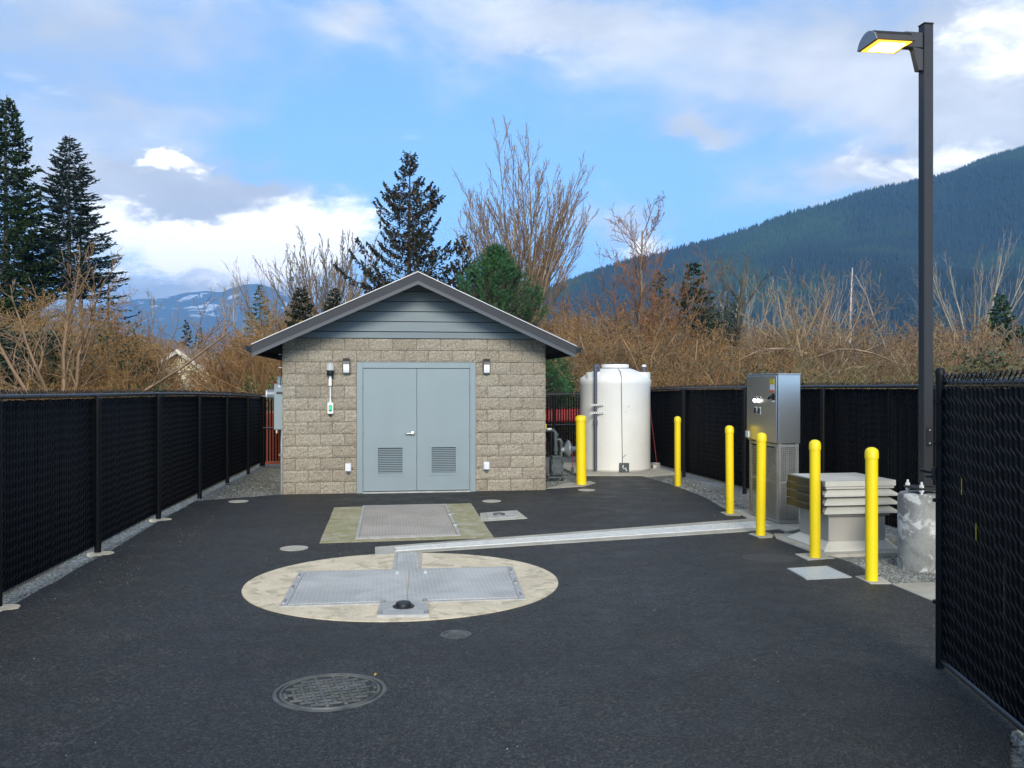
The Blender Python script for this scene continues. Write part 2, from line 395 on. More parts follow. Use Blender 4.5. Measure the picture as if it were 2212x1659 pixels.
# ------------------------------------------------------------------ setting
def slab(name, pts, z1, th, m, lab=None, cat=None, jitter=0.0, kind=None, parent=None, sub=0):
    P = [Vector((p[0], p[1])) for p in pts]
    A = sum(P[i].x*P[(i+1) % len(P)].y-P[(i+1) % len(P)].x*P[i].y for i in range(len(P)))
    if A < 0: P = P[::-1]
    if sub:
        Q = []
        for i in range(len(P)):
            a, b_ = P[i], P[(i+1) % len(P)]; L = (b_-a).length; k = max(1, int(L/sub))
            for j in range(k):
                q = a.lerp(b_, j/k)
                if j: q = q+Vector((random.uniform(-1, 1), random.uniform(-1, 1)))*jitter
                Q.append(q)
        P = Q
    mb = MB(); mb.prism(P, z1-th, z1); o = mb.build(name, m, parent)
    if lab or kind: tag(o, lab, cat, kind=kind)
    return o
M['field'] = mat('field_grass', (.10, .085, .04), .95, 0, 0, .15, col2=(.06, .065, .025), bump=.05, bscale=6)
slab('ground', [(-9000, -300), (9000, -300), (9000, 9000), (-9000, 9000)], -.10, .4, M['field'], 'rough grass and dirt land around the paved yard', None, kind='structure')
gz = -.022
slab('gravel_ground', [(-5.3, -3), (6.5, -3), (5.6, 9), (4.2, 15), (3.2, 21.6), (3.15, 23.2), (-6.0, 21.5), (-5.75, 20.2), (-5.0, 12), (-4.1, 5)], gz, .12, M['gravel'],
     'grey crushed gravel around the asphalt yard', kind='structure')
asph = [(-3.7, -3), (2.0, -3), (2.2, 3.5), (2.36, 4.25), (2.66, 4.8), (3.2, 5.1), (4.4, 6.6), D(2030, 1300)[:2], D(1925, 1262)[:2], D(1840, 1215)[:2], D(1800, 1203)[:2], D(1700, 1170)[:2], D(1690, 1143)[:2], D(1634, 1122)[:2],
        D(1598, 1113)[:2], D(1569, 1100)[:2], D(1515, 1071)[:2], D(1476, 1056)[:2], D(1422, 1038)[:2], D(1390, 1029)[:2], D(1340, 1025)[:2], D(1267, 1027)[:2], D(1262, 1040)[:2], D(1215, 1052)[:2],
        D(1180, 1056)[:2], (.55, 15.9), (-3.7, 15.3), D(612, 1068)[:2], D(501, 1076)[:2], D(424, 1082)[:2], D(337, 1129)[:2], D(265, 1173)[:2], D(136, 1247)[:2], D(64, 1286)[:2], D(0, 1322)[:2], (-4.0, 5.5)]
slab('asphalt_pavement', asph, 0.0, .1, M['asphalt'], 'dark new asphalt covering the yard', kind='structure', sub=.22, jitter=.014)
ZL = .006

def fan_disc(name, c, rx, ry, z0, z1, m, lab, cat, rz=0.0, n=48, jit=0.0, group=None):
    mb = MB(); e = .006
    P = []
    for k in range(n):
        t = 2*math.pi*k/n; j = 1+random.uniform(-jit, jit); P.append((rx*math.cos(t)*j, ry*math.sin(t)*j))
    mb.prism(P, z0, z1)
    o = mb.build(name, m); o.location = (c[0], c[1], 0); o.rotation_euler = (0, 0, rz); tag(o, lab, cat, group=group); return o

# --- round concrete pad with the twin access hatch
pad = empty('round_concrete_pad', (-1.01, 8.36, 0), ROT)
tag(pad, 'round pale concrete pad in the asphalt around the twin metal hatch', 'concrete pad')
mb = MB(); mb.prism([(1.44*math.cos(2*math.pi*k/96), 1.40*math.sin(2*math.pi*k/96)) for k in range(96)], -.1, .008); mb.build('slab', M['pad'], pad)
hz = .016
def qpts(fn, *pp): return [Vector(fn(*p)[:2]) for p in pp]
def lerp_quad(q, a, b):   # q: near-left, near-right, far-right, far-left ; a across, b depth
    return q[0].lerp(q[1], a).lerp(q[3].lerp(q[2], a), b)
def quadslab(mb, q, a0, a1, b0, b1, z0, z1):
    P = [lerp_quad(q, a0, b0), lerp_quad(q, a1, b0), lerp_quad(q, a1, b1), lerp_quad(q, a0, b1)]; mb.prism(P, z0, z1)
def hatch_frame(mb, q, wa, wb, z0, z1):
    quadslab(mb, q, 0, 1, 0, wb, z0, z1); quadslab(mb, q, 0, 1, 1-wb, 1, z0, z1)
    quadslab(mb, q, 0, wa, wb, 1-wb, z0, z1); quadslab(mb, q, 1-wa, 1, wb, 1-wb, z0, z1)
hq = qpts(Z5, (318, 787), (1775, 742), (1697, 549), (437, 579))
h = empty('double_access_hatch', (0, 0, 0)); tag(h, 'long twin-leaf tread plate hatch set in the round concrete pad', 'access hatch')
mb = MB(); hatch_frame(mb, hq, .028, .035, .0, .017); mb.build('frame', M['alu'], h)
for a0, a1 in ((.031, .508), (.512, .969)):
    mb = MB(); quadslab(mb, hq, a0, a1, .04, .96, .0, .021); mb.build('leaf', M['plate'], h)
for a in (.012, .985):
    for b in (.12, .5, .86): mb = MB(); quadslab(mb, hq, a-.004, a+.004, b-.05, b+.05, .017, .024); mb.build('hinge', M['steel_dull'], h)
for a, b in ((.455, .86), (.585, .86)):
    mb = MB(); quadslab(mb, hq, a-.006, a+.006, b-.035, b+.035, .02, .026); mb.build('lift_handle', M['galv'], h)
# channel from drain to hatch
cq = qpts(Z5, (985, 567), (1158, 563), (1163, 459), (1003, 468))
c = empty('drain_channel_cover', (0, 0, 0)); tag(c, 'short grey plate cover joining the trench drain to the round pad hatch', 'drain cover')
mb = MB(); quadslab(mb, cq, 0, .12, 0, 1, 0, .018); quadslab(mb, cq, .88, 1, 0, 1, 0, .018); mb.build('frame', M['alu'], c)
mb = MB(); quadslab(mb, cq, .13, .84, 0.01, .97, 0, .015); mb.build('cover_plate', M['plate'], c)
# small plate with black cap
pq = qpts(Z5, (895, 849), (1204, 845), (1196, 757), (914, 766))
c = empty('valve_plate', (0, 0, 0)); tag(c, 'square metal plate with a black round cap at the front of the round pad', 'valve plate')
mb = MB(); quadslab(mb, pq, 0, 1, 0, 1, 0, .03); mb.build('plate', M['alu'], c)
cc_ = lerp_quad(pq, .5, .55)
mb = MB(); mb.lathe([(.088, .03), (.088, .038), (.066, .04), (.063, .062), (.054, .07), (.02, .071)], 28, (cc_.x, cc_.y, 0)); mb.build('cap', M['black'], c, True)
for a, b in ((.05, .1), (.95, .1), (.06, .92), (.94, .92)):
    q = lerp_quad(pq, a, b); mb = MB(); mb.lathe([(.02, .03), (.02, .045), (.012, .05)], 8, (q.x, q.y, 0)); mb.build('bolt', M['steel_dull'], c)

# --- rear rectangular mossy pad + hatch
rq = [Vector(D(*p)[:2]) for p in ((690, 1174), (1067, 1162), (1017, 1088), (722, 1097))]
slab('rectangular_concrete_pad', rq, .007, .1, M['mossy'], 'moss-tinted rectangular concrete pad before the double door', 'concrete pad', sub=.5, jitter=.004)
hq2 = qpts(Z5, (768, 383), (1392, 362), (1305, 176), (812, 186))
h = empty('ribbed_access_hatch', (0, 0, 0)); tag(h, 'dull ribbed metal hatch in the moss-tinted pad before the door', 'access hatch')
mb = MB(); hatch_frame(mb, hq2, .03, .02, 0, .016); mb.build('frame', M['alu'], h)
mb = MB(); quadslab(mb, hq2, .035, .955, .025, .975, 0, .018)
for k in range(34):
    a = .04+k*.0272; quadslab(mb, hq2, a, a+.012, .03, .97, .018, .023)
mb.build('leaf', M['plate_dull'], h)
for b in (.28, .62):
    mb = MB(); quadslab(mb, hq2, .965, 1.03, b-.02, b+.02, .016, .03); mb.build('hinge', M['steel_dull'], h)

# --- small box cover beside
bq = qpts(Z5, (1510, 275), (1782, 258), (1722, 212), (1503, 228))
c = empty('meter_box_cover', (0, 0, 0)); tag(c, 'small flat concrete box cover right of the mossy pad', 'box cover')
mb = MB(); quadslab(mb, bq, 0, 1, 0, 1, -.02, .010); mb.build('surround', M['concrete'], c)
mb = MB(); quadslab(mb, bq, .16, .86, .18, .95, 0, .017); mb.build('plate', M['alu'], c)
q = lerp_quad(bq, .45, .55); mb = MB(); mb.lathe([(.085, .017), (.08, .035), (.03, .037)], 18, (q.x, q.y, 0)); mb.build('cap', M['iron'], c, True)

# --- trench drain
tq = [Vector(p[:2]) for p in (D(810, 1200), D(1688, 1152), D(1640, 1122), D(810, 1183))]
tq[1] = Vector(D(1700, 1143)[:2]); tq[2] = Vector(D(1625, 1121)[:2])
t_ = empty('trench_drain', (0, 0, 0)); tag(t_, 'long narrow trench drain with light metal grating crossing the asphalt to the steel cabinet', 'trench drain')
mb = MB(); quadslab(mb, tq, 0, 1, 0, 1, -.05, .0085); mb.build('concrete_edge', M['concrete'], t_)
mb = MB(); quadslab(mb, tq, .045, .985, .25, .70, 0, .0125); mb.build('channel', M['steel_dull'], t_)
mb = MB(); N = 110
quadslab(mb, tq, .043, .987, .24, .285, .0, .017); quadslab(mb, tq, .043, .987, .665, .71, .0, .017)
for k in range(N):
    a = .045+.94*k/N; quadslab(mb, tq, a, a+.0060, .285, .665, .0, .0165)
for b in (.37, .47, .57): quadslab(mb, tq, .045, .985, b-.014, b+.014, .0, .0158)
mb.build('grate', M['galv'], t_)

# --- round covers
def cover(name, x, y, r, m, lab, cat, rim=None, group=None):
    p = D(x, y); e = empty(name, p); tag(e, lab, cat, group=group)
    mb = MB(); mb.lathe([(r, -.05), (r, .007), (r*.9, .008), (r*.88, .005)], 32); mb.build('rim', rim or m, e, True)
    mb = MB(); mb.lathe([(r*.86, -.05), (r*.86, .0085), (r*.6, .011), (.01, .012)], 32); mb.build('lid', m, e, True)
    return e
cover('cleanout_cover', 635, 1185, .155, M['concrete'], 'round pale cleanout cover in the asphalt left of the trench drain end', 'cleanout cover', group='round pale cleanout covers')
cover('cleanout_cover', 1062, 1083, .15, M['concrete'], 'round pale cleanout cover just right of the mossy pad near the door', 'cleanout cover', group='round pale cleanout covers')
cover('cleanout_cover', 1267, 1059, .15, M['concrete'], 'round pale cleanout cover at the foot of the thick yellow bollard', 'cleanout cover', group='round pale cleanout covers')
cover('cleanout_cover', 515, 1083.5, .15, M['concrete'], 'round pale cleanout cover near the gravel left of the building', 'cleanout cover', group='round pale cleanout covers')
fan_disc('asphalt_patch', D(1663, 1206), .3, .24, -.02, .003, mat('patch', (.040, .040, .038), .8, bump=.004), 'faint round grey patch in the asphalt by the middle bollards', 'asphalt patch', jit=.04)
# valve box near
e = empty('valve_box_cover', D(985, 1371)); tag(e, 'small dark cast iron valve cover in the asphalt in front of the round pad', 'valve cover')
mb = MB(); mb.lathe([(.115, -.05), (.115, .004), (.095, .004), (.092, -.010)], 28); mb.build('rim', M['iron'], e, True)
mb = MB(); mb.lathe([(.09, -.05), (.09, .001), (.01, .003)], 28)
for k in range(-2, 3): mb.box(k*.026-.005, k*.026+.005, -.045, .045, .002, .008)
mb.build('lid', M['iron'], e)
# big manhole with basket weave
mh = empty('manhole_cover', G(330.1, 691.6), .35); tag(mh, 'large round cast iron manhole cover with a basket weave pattern in the near asphalt', 'manhole cover')
R_ = .335
mb = MB(); mb.lathe([(R_, -.06), (R_, .003), (R_*.93, .005), (R_*.92, -.02)], 64); mb.build('rim', M['iron'], mh, True)
mb = MB(); mb.lathe([(R_*.90, -.06), (R_*.90, -.004), (R_*.885, .007), (R_*.84, .007), (R_*.83, -.014), (.01, -.014)], 64)
cell = .066; nn = 12
for i in range(-nn, nn+1):
    for j in range(-nn, nn+1):
        x, y = i*cell*.8, j*cell*.8
        if (i+j) % 2 == 0: hx, hy = .041, .012
        else: hx, hy = .012, .041
        if math.hypot(abs(x)+hx*.7, abs(y)+hy*.7) < R_*.82: mb.box(x-hx, x+hx, y-hy, y+hy, -.015, .008, .003)
mb.build('lid', M['iron'], mh)
mb = MB(); mb.add([(.225, .255, .008), (.24, .27, .02), (.238, .30, .012), (.224, .28, .022)], [(0, 1, 2, 3)])
o = mb.build('fallen_leaf', M['leaf_dead']); o.location = mh.location; tag(o, 'tiny yellow dead leaf on the rim of the large manhole cover', 'leaf')

# white plate near bollards
wq = [Vector(p[:2]) for p in (D(1742, 1253), D(1840, 1248), D(1787, 1224), D(1700, 1229))]
c = empty('light_box_cover', (0, 0, 0)); tag(c, 'pale square vault cover flush in the asphalt before the bollards', 'vault cover')
mb = MB(); hatch_frame(mb, wq, .04, .04, -.03, .009); mb.build('frame', M['alu'], c)
mb = MB(); quadslab(mb, wq, .045, .955, .045, .955, -.03, .008); mb.build('plate', plate_mat('pale_plate', (.52, .55, .55), (.44, .48, .48)), c)
# concrete sill by the gate, pads
slab('concrete_sill', [D(1925, 1262)[:2], D(2060, 1318)[:2], D(2110, 1290)[:2], D(2040, 1258)[:2]], .006, .1, M['concrete'], 'pale concrete strip beside the open gate and light pedestal', 'concrete strip')
slab('vent_pad', [Z3(380, 1395)[:2], Z3(700, 1518)[:2], Z3(1330, 1500)[:2], (4.5, 11.0), (3.2, 11.0)], .01, .1, M['concrete'], 'concrete pad under the beige louvered vent', 'concrete pad')
slab('cabinet_pad', [D(1622, 1125)[:2], D(1700, 1150)[:2], D(1750, 1140)[:2], (4.0, 12.6), (3.95, 13.1), (3.2, 13.1)], .012, .1, M['concrete'], 'concrete pad under the steel control cabinet', 'concrete pad')
slab('tank_pad', [Z2(335, 1165)[:2], Z2(470, 1225)[:2], Z2(560, 1226)[:2], Z2(1080, 1226)[:2], Z2(1330, 1205)[:2], (3.1, 20.6), (1.2, 20.6)], .03, .1, M['concrete'], 'concrete pad under the white tank', 'concrete pad')

# gravel stones lying loose (real stones, uncountable)
def stones(name, polys, n, rmin, rmax, lab, gz=-.022):
    pts = []
    for (a, b, c_, d_) , wgt in polys:
        k = int(n*wgt); u = rng.random(k)[:, None]; v = rng.random(k)[:, None]
        a_, b_, cc, dd = [np.array(q[:2], float) for q in (a, b, c_, d_)]
        pts.append((a_*(1-u)+b_*u)*(1-v)+(dd*(1-u)+cc*u)*v)
    P = np.concatenate(pts); k = len(P)
    oc = np.array([[1, 0, 0], [0, 1, 0], [-1, 0, 0], [0, -1, 0], [0, 0, 1], [0, 0, -1]], float)
    fc = np.array([[0, 1, 4], [1, 2, 4], [2, 3, 4], [3, 0, 4], [1, 0, 5], [2, 1, 5], [3, 2, 5], [0, 3, 5]])
    r = rng.uniform(rmin, rmax, (k, 1, 1)); th = rng.random(k)*6.28
    V = oc[None]*r*rng.uniform(.6, 1.2, (k, 6, 1)); cs, sn = np.cos(th)[:, None], np.sin(th)[:, None]
    X = V[:, :, 0]*cs-V[:, :, 1]*sn; Y = V[:, :, 0]*sn+V[:, :, 1]*cs
    V = np.stack([X+P[:, :1], Y+P[:, 1:2], V[:, :, 2]*.7+gz+r[:, :, 0]*.4], 2)
    o = np_mesh(name, V.reshape(-1, 3), (fc[None]+(np.arange(k)*6)[:, None, None]).reshape(-1, 3), M['stone'])
    tag(o, lab, 'gravel', kind='stuff'); return o
M['stone'] = mat('stone', (.215, .22, .20), .8, 0, .3, 3, island=.6)
stones('loose_gravel', [((D(0, 1310), D(212, 1195), D(225, 1200), D(20, 1318)), .16), ((D(212, 1195), D(343, 1122), D(350, 1128), D(222, 1198)), .10), ((D(343, 1122), D(430, 1075), D(440, 1078), D(352, 1126)), .06),
                        ((D(430, 1080), D(612, 1068), D(605, 1012), D(570, 1008)), .14)], 15000, .008, .02, 'loose grey gravel along the foot of the left fence')
stones('loose_gravel', [((D(1830, 1215), D(1925, 1258), D(2060, 1250), D(1960, 1200)), .3), ((D(1930, 1258), D(2040, 1258), D(2040, 1170), D(1940, 1150)), .1), ((D(1430, 1038), D(1600, 1112), D(1640, 1110), D(1440, 1030)), .35),
                        ((D(1480, 1035), D(1600, 1085), D(1640, 1105), D(1500, 1060)), .1)], 13000, .009, .022, 'loose grey gravel along the foot of the right fence')
stones('loose_gravel', [((D(1182, 1056), D(1240, 1046), D(1230, 1020), D(1182, 1020)), 1.0)], 2500, .009, .022, 'loose grey gravel around the gas meter')
stones('loose_gravel', [(((2.2, 3.3), (3.1, 3.3), (3.2, 5.1), (2.62, 4.75)), 1.0)], 3500, .01, .03, 'loose grey gravel under the near end of the open gate')

stones('asphalt_debris', [((D(0, 1322), D(424, 1082), (-3.9, 12.0), (-3.4, 7.0)), .5), (((-3.4, 3.5), (2.2, 3.5), (4.0, 9.0), (-3.6, 12)), .28), ((D(1267, 1030), D(1598, 1113), D(1500, 1120), D(1230, 1060)), .22)], 420, .003, .008, 'tiny loose stones and crumbs scattered on the asphalt', gz=.002)
# ------------------------------------------------------------------ building
BL = Vector((-3.79, 14.92, 0)); bld = empty('block_building', BL, ROT)
tag(bld, 'small tan split-face block building with a gabled roof and grey double door', 'building')
BW, BD, NC = 4.4, 4.6, 13
def block_face(mb, length, ncourse, place, skip=None):
    """place(s,t,z) -> point ; s along wall, t outward"""
    j = .0045
    for c_ in range(ncourse):
        s = -.2 if c_ % 2 == 0 else 0.0
        while s < length-1e-6:
            s0, s1 = max(s, 0), min(s+.4, length); s += .4
            z0, z1 = c_*.2, c_*.2+.2
            if skip and s0 > skip[0]-.01 and s1 < skip[1]+.01 and z1 < skip[2]+.01: continue
            if skip and z1 < skip[2]+.01:
                if s0 < skip[0] < s1: s1 = skip[0]
                elif s0 < skip[1] < s1: s0 = skip[1]
            if s1-s0 < .03: continue
            nx = max(3, int((s1-s0)/.045)); nz = 5
            vs = []; g = rng.random((nz+1, nx+1))*.011
            tilt = rng.normal(0, .004); bulge = rng.uniform(.002, .006)
            for b in range(nz+1):
                for a in range(nx+1):
                    ss = s0+j+(s1-s0-2*j)*a/nx; zz = z0+j+(z1-z0-2*j)*b/nz
                    ed = min(a, nx-a, b, nz-b)
                    t = .0125 if ed == 0 else .014+bulge+g[b, a]+tilt*(b/nz-.5)*2
                    vs.append(place(ss, t, zz))
            fs = [(b*(nx+1)+a, b*(nx+1)+a+1, (b+1)*(nx+1)+a+1, (b+1)*(nx+1)+a) for b in range(nz) for a in range(nx)]
            base = len(vs)
            ring = [a for a in range(nx+1)]+[b*(nx+1)+nx for b in range(1, nz+1)]+[nz*(nx+1)+a for a in range(nx-1, -1, -1)]+[b*(nx+1) for b in range(nz-1, 0, -1)]
            for r_ in ring:
                b, a = divmod(r_, nx+1); vs.append(place(s0+j+(s1-s0-2*j)*a/nx, -.004, z0+j+(z1-z0-2*j)*b/nz))
            L = len(ring); fs += [(ring[(i+1) % L], ring[i], base+i, base+(i+1) % L) for i in range(L)]
            mb.add(vs, fs)
mb = MB(); block_face(mb, BW, NC, lambda s, t, z: (s, -t, z), (1.2, 3.2, 2.2))
block_face(mb, BD, NC, lambda s, t, z: (-t, BD-s, z)); block_face(mb, BD, NC, lambda s, t, z: (BW+t, s, z)); block_face(mb, BW, NC, lambda s, t, z: (BW-s, BD+t, z))
mb.build('block_wall', M['block'], bld)
mb = MB(); mb.box(0, 1.2, 0, .2, -.1, 2.6); mb.box(3.2, BW, 0, .2, -.1, 2.6); mb.box(1.2, 3.2, 0, .2, 2.2, 2.6)
mb.box(0, .2, .2, BD-.2, -.1, 2.6); mb.box(BW-.2, BW, .2, BD-.2, -.1, 2.6); mb.box(0, BW, BD-.2, BD, -.1, 2.6); mb.box(1.2, 3.2, .15, .3, -.05, 2.2)
mb.build('wall_core', M['mortar'], bld)
# gable
RZ0, SL = 2.66, .454         # roof top surface height at x=0, slope
def rt(x): return RZ0+SL*min(x, BW-x)
def xr(z, th=.07):           # left limit of x where roof underside is at z
    return (z+th-RZ0)/SL
for (yy, d_) in ((-.004, -1), (BD+.004, 1)):
    mb = MB(); z = 2.72; e = .17
    while z < RZ0+SL*2.2-.08:
        z1 = min(z+e-.012, RZ0+SL*2.2-.075)
        xa, xb = max(xr(z), 0), max(xr(z1), 0)
        y0, y1 = (yy+d_*.034, yy+d_*.02)
        vs = [(xa, y0, z), (BW-xa, y0, z), (BW-xb, y1, z1), (xb, y1, z1), (xa, yy, z), (BW-xa, yy, z), (BW-xb, yy, z1), (xb, yy, z1)]
        fs = [(0, 1, 2, 3), (4, 7, 6, 5), (0, 4, 5, 1), (1, 5, 6, 2), (2, 6, 7, 3), (3, 7, 4, 0)]
        mb.add(vs, fs if d_ < 0 else [f[::-1] for f in fs]); z += e
    mb.build('gable_siding', M['siding'], bld)
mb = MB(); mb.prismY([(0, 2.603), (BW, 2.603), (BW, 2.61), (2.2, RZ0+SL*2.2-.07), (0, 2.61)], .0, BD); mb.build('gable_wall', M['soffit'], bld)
mb = MB(); mb.box(-.02, BW+.02, -.045, -.004, 2.603, 2.706, .004); mb.build('gable_trim', M['siding'], bld)
# roof
OH, YF, YB = .42, -.56, BD+.5
roof = empty('roof', (0, 0, 0)); roof.parent = bld
mbs, mbd = MB(), MB()
mbs.prismY([(-OH, rt(-OH)), (-OH, rt(-OH)-.05), (2.2, rt(2.2)-.05), (BW+OH, rt(-OH)-.05), (BW+OH, rt(-OH)), (2.2, rt(2.2))], YF+.02, YB); 
mbs.build('roof_deck', M['roof'], roof)
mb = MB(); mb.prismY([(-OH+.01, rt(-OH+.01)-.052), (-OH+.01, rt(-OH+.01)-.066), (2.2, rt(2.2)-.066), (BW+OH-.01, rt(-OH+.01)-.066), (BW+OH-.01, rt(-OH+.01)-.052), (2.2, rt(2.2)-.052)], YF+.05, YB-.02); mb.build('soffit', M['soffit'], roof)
def rake(mb, y0, y1, zt, zb, x_out=OH):
    for sx in (0, 1):
        f = (lambda x: x) if sx == 0 else (lambda x: BW-x)
        P = [(f(-x_out), rt(-x_out)+zt), (f(-x_out), rt(-x_out)+zb), (f(2.2), rt(2.2)+zb), (f(2.2), rt(2.2)+zt)]
        mb.prismY(P if sx == 0 else P[::-1], y0, y1)
for (ya, yb, yc, yd) in ((YF-.02, YF+.02, YF-.034, YF+.006), ):
    mb = MB(); rake(mb, YF-.02, YF+.018, -.006, -.195); mb.build('rake_board', M['rake'], roof)
    mb = MB(); rake(mb, YF-.034, YF-.022, -.145, -.20); rake(mb, YF-.042, YF-.035, -.182, -.204); mb.build('rake_trim', M['raketrim'], roof)
    mb = MB(); rake(mb, YF-.036, YF+.03, .010, -.004, OH+.015); mb.build('drip_edge', M['flash'], roof)
mb = MB(); rake(mb, YB-.01, YB+.02, -.006, -.16); mb.build('rake_board', M['rake'], roof)
for sx in (0, 1):
    f = (lambda x: x) if sx == 0 else (lambda x: BW-x)
    mb = MB(); z = rt(-OH); a, b = sorted((f(-OH-.02), f(-OH+.005))); mb.box(a, b, YF+.02, YB-.02, z-.16, z-.008); mb.build('eave_board', M['rake'], roof)
    mb = MB(); P = [(f(-OH-.022), z-.02), (f(-OH-.022), z-.115), (f(-OH-.09), z-.115), (f(-OH-.125), z-.05), (f(-OH-.13), z-.02), (f(-OH-.12), z-.02), (f(-OH-.085), z-.105), (f(-OH-.03), z-.105), (f(-OH-.03), z-.02)]
    mb.prismY(P if sx == 0 else P[::-1], YF+.0, YB); mb.build('gutter', M['rake'], roof)
mb = MB()
for sx in (0, 1):
    f = (lambda x: x) if sx == 0 else (lambda x: BW-x); P = [(f(1.95), rt(1.95)+.004), (f(1.95), rt(1.95)+.022), (2.2, rt(2.2)+.028), (2.2, rt(2.2)+.01)]
    mb.prismY(P[::-1] if sx == 0 else P, YF-.01, YB)
mb.build('ridge_cap', M['roof'], roof)
# double door
df = MB(); df.box(1.2, 1.3, -.035, .1, 0.0, 2.2, .004); df.box(3.1, 3.2, -.035, .1, 0.0, 2.2, .004); df.box(1.3, 3.1, -.034, .1, 2.1, 2.2, .004); df.build('door_frame', M['door'], bld)
mb = MB(); mb.box(1.3, 3.1, .04, .15, -.02, 2.1); mb.build('door_gap', M['dark_hole'], bld)
mb = MB(); mb.box(1.3, 3.1, -.06, .04, -.02, .022); mb.build('threshold', M['alu'], bld)
for k in (0, 1):
    x0 = 1.305+k*.8985; x1 = x0+.8915
    d = empty('door', (x0, 0, 0)); d.parent = bld
    wd = x1-x0; la, lb, lz0, lz1 = .225, .675, .31, .78
    mb = MB(); y0, y1 = -.022, .03
    mb.box(0, la, y0, y1, .035, 2.092); mb.box(lb, wd, y0, y1, .035, 2.092); mb.box(la, lb, y0, y1, .035, lz0); mb.box(la, lb, y0, y1, lz1, 2.092); mb.build('leaf', M['door'], d)
    lv = MB(); lv.box(la-.02, la+.02, -.033, -.0225, lz0-.02, lz1+.02); lv.box(lb-.02, lb+.02, -.033, -.0225, lz0-.02, lz1+.02)
    lv.box(la+.02, lb-.02, -.033, -.0225, lz0-.02, lz0+.02); lv.box(la+.02, lb-.02, -.033, -.0225, lz1-.02, lz1+.02)
    nb = 14
    for i in range(nb):
        z = lz0+.025+(lz1-lz0-.05)*i/nb
        lv.add([(la+.02, -.028, z), (lb-.02, -.028, z), (lb-.02, -.006, z+.019), (la+.02, -.006, z+.019), (la+.02, -.025, z-.002), (lb-.02, -.025, z-.002), (lb-.02, -.003, z+.017), (la+.02, -.003, z+.017)],
               [(0, 1, 2, 3), (7, 6, 5, 4), (0, 4, 5, 1), (2, 6, 7, 3), (1, 5, 6, 2), (3, 7, 4, 0)])
    lv.build('louver', M['door'], d)
    for hz_ in (.24, 1.04, 1.83):
        hb = MB(); hx = -.006 if k == 0 else wd+.006
        hb.lathe([(.010, hz_-.06), (.010, hz_+.06)], 10, (hx, -.042, 0)); hb.box(hx-.014, hx+.014, -.04, -.034, hz_-.055, hz_+.055); hb.build('hinge', M['door'], d)
    if k == 0:
        hb = MB(); hb.lathe([(.042, 0), (.042, -.012), (.034, -.022), (.02, -.026), (.018, -.055)][::-1], 20, (wd-.065, -.022, 1.0), 'y')
        hb.tube([(wd-.065, -.07, 1.0), (wd-.10, -.073, 1.0), (wd-.17, -.07, .996), (wd-.18, -.06, .996)], [.017, .014, .011, .009], 8); hb.build('handle', M['steel_dull'], d, True)
    else:
        pass

# things on the front wall (building frame coordinates -> world)
def bw(x, y, z): 
    c, s = math.cos(ROT), math.sin(ROT); return Vector((BL.x+x*c-y*s, BL.y+x*s+y*c, z))
def rounded(w_, h_, r, n=6):
    P = []
    for cx, cz, a0 in ((w_/2-r, h_/2-r, 0), (-w_/2+r, h_/2-r, 90), (-w_/2+r, -h_/2+r, 180), (w_/2-r, -h_/2+r, 270)):
        for k in range(n+1):
            a = math.radians(a0+90*k/n); P.append((cx+r*math.cos(a), cz+r*math.sin(a)))
    return P[::-1]
def front_lamp(x, lab):
    e = empty('wall_lamp', bw(x, -.03, 2.13), ROT); tag(e, lab, 'wall lamp', group='bronze wall lamps beside the double door')
    mb = MB(); mb.prismY(rounded(.13, .27, .06), -.045, .005); mb.build('back_plate', M['bronze'], e)
    mb = MB(); P = rounded(.13, .27, .06); P = [p for p in P if p[1] >= .03]+[(-.065, .03)]; 
    mb.prismX([(-.045, .132), (-.07, .12), (-.095, .08), (-.10, .035), (-.045, .035)], -.056, .056); mb.build('hood', M['bronze'], e)
    mb = MB(); mb.prismX([(-.045, .033), (-.092, .033), (-.088, -.06), (-.07, -.105), (-.045, -.112)], -.048, .048); mb.build('lens', M['glass'], e)
    for xg in (-.06, .05): mb = MB(); mb.box(xg, xg+.01, -.06, -.045, -.12, .03); mb.build('guard', M['bronze'], e)
front_lamp(1.03, 'bronze wall lamp on the block wall left of the double door')
front_lamp(3.38, 'bronze wall lamp on the block wall right of the double door')
e = empty('alarm_beacon', bw(.77, -.03, 2.0), ROT); tag(e, 'clear domed alarm beacon with a black base above a white conduit on the wall', 'beacon')
gm, gt, gb = newmat('clear_dome'); gb.inputs['Base Color'].default_value = (.85, .85, .82, 1); gb.inputs['Transmission Weight'].default_value = .55; gb.inputs['Roughness'].default_value = .2; gb.inputs['IOR'].default_value = 1.3
mb = MB(); mb.lathe([(.062, .06), (.064, .1), (.06, .15), (.045, .18), (.02, .19), (.002, .192)], 20, (0, -.09, 0)); mb.build('dome', gm, e, True)
mb = MB(); mb.lathe([(.05, -.03), (.056, -.02), (.056, .055), (.05, .062)], 20, (0, -.09, 0)); mb.build('base', M['black'], e, True)
mb = MB(); mb.lathe([(.02, -.08), (.02, -.03)], 12, (0, -.09, 0)); mb.box(-.024, .024, -.12, .0, -.2, -.075, .006); mb.build('conduit_body', M['white_pl'], e)
e = empty('alarm_switch', bw(.77, -.03, 1.43), ROT); tag(e, 'white switch box with a lit green rocker below the alarm beacon', 'switch box')
mb = MB(); mb.box(-.05, .05, -.07, .0, -.095, .095, .01); mb.build('box', M['white_pl'], e)
mb = MB(); mb.box(-.024, .024, -.078, -.068, -.05, .05, .003); mb.build('bezel', M['black'], e)
mb = MB(); mb.box(-.016, .016, -.084, -.077, -.03, .038, .003); mb.build('rocker', emit('green_light', (.01, .55, .12), .9), e)
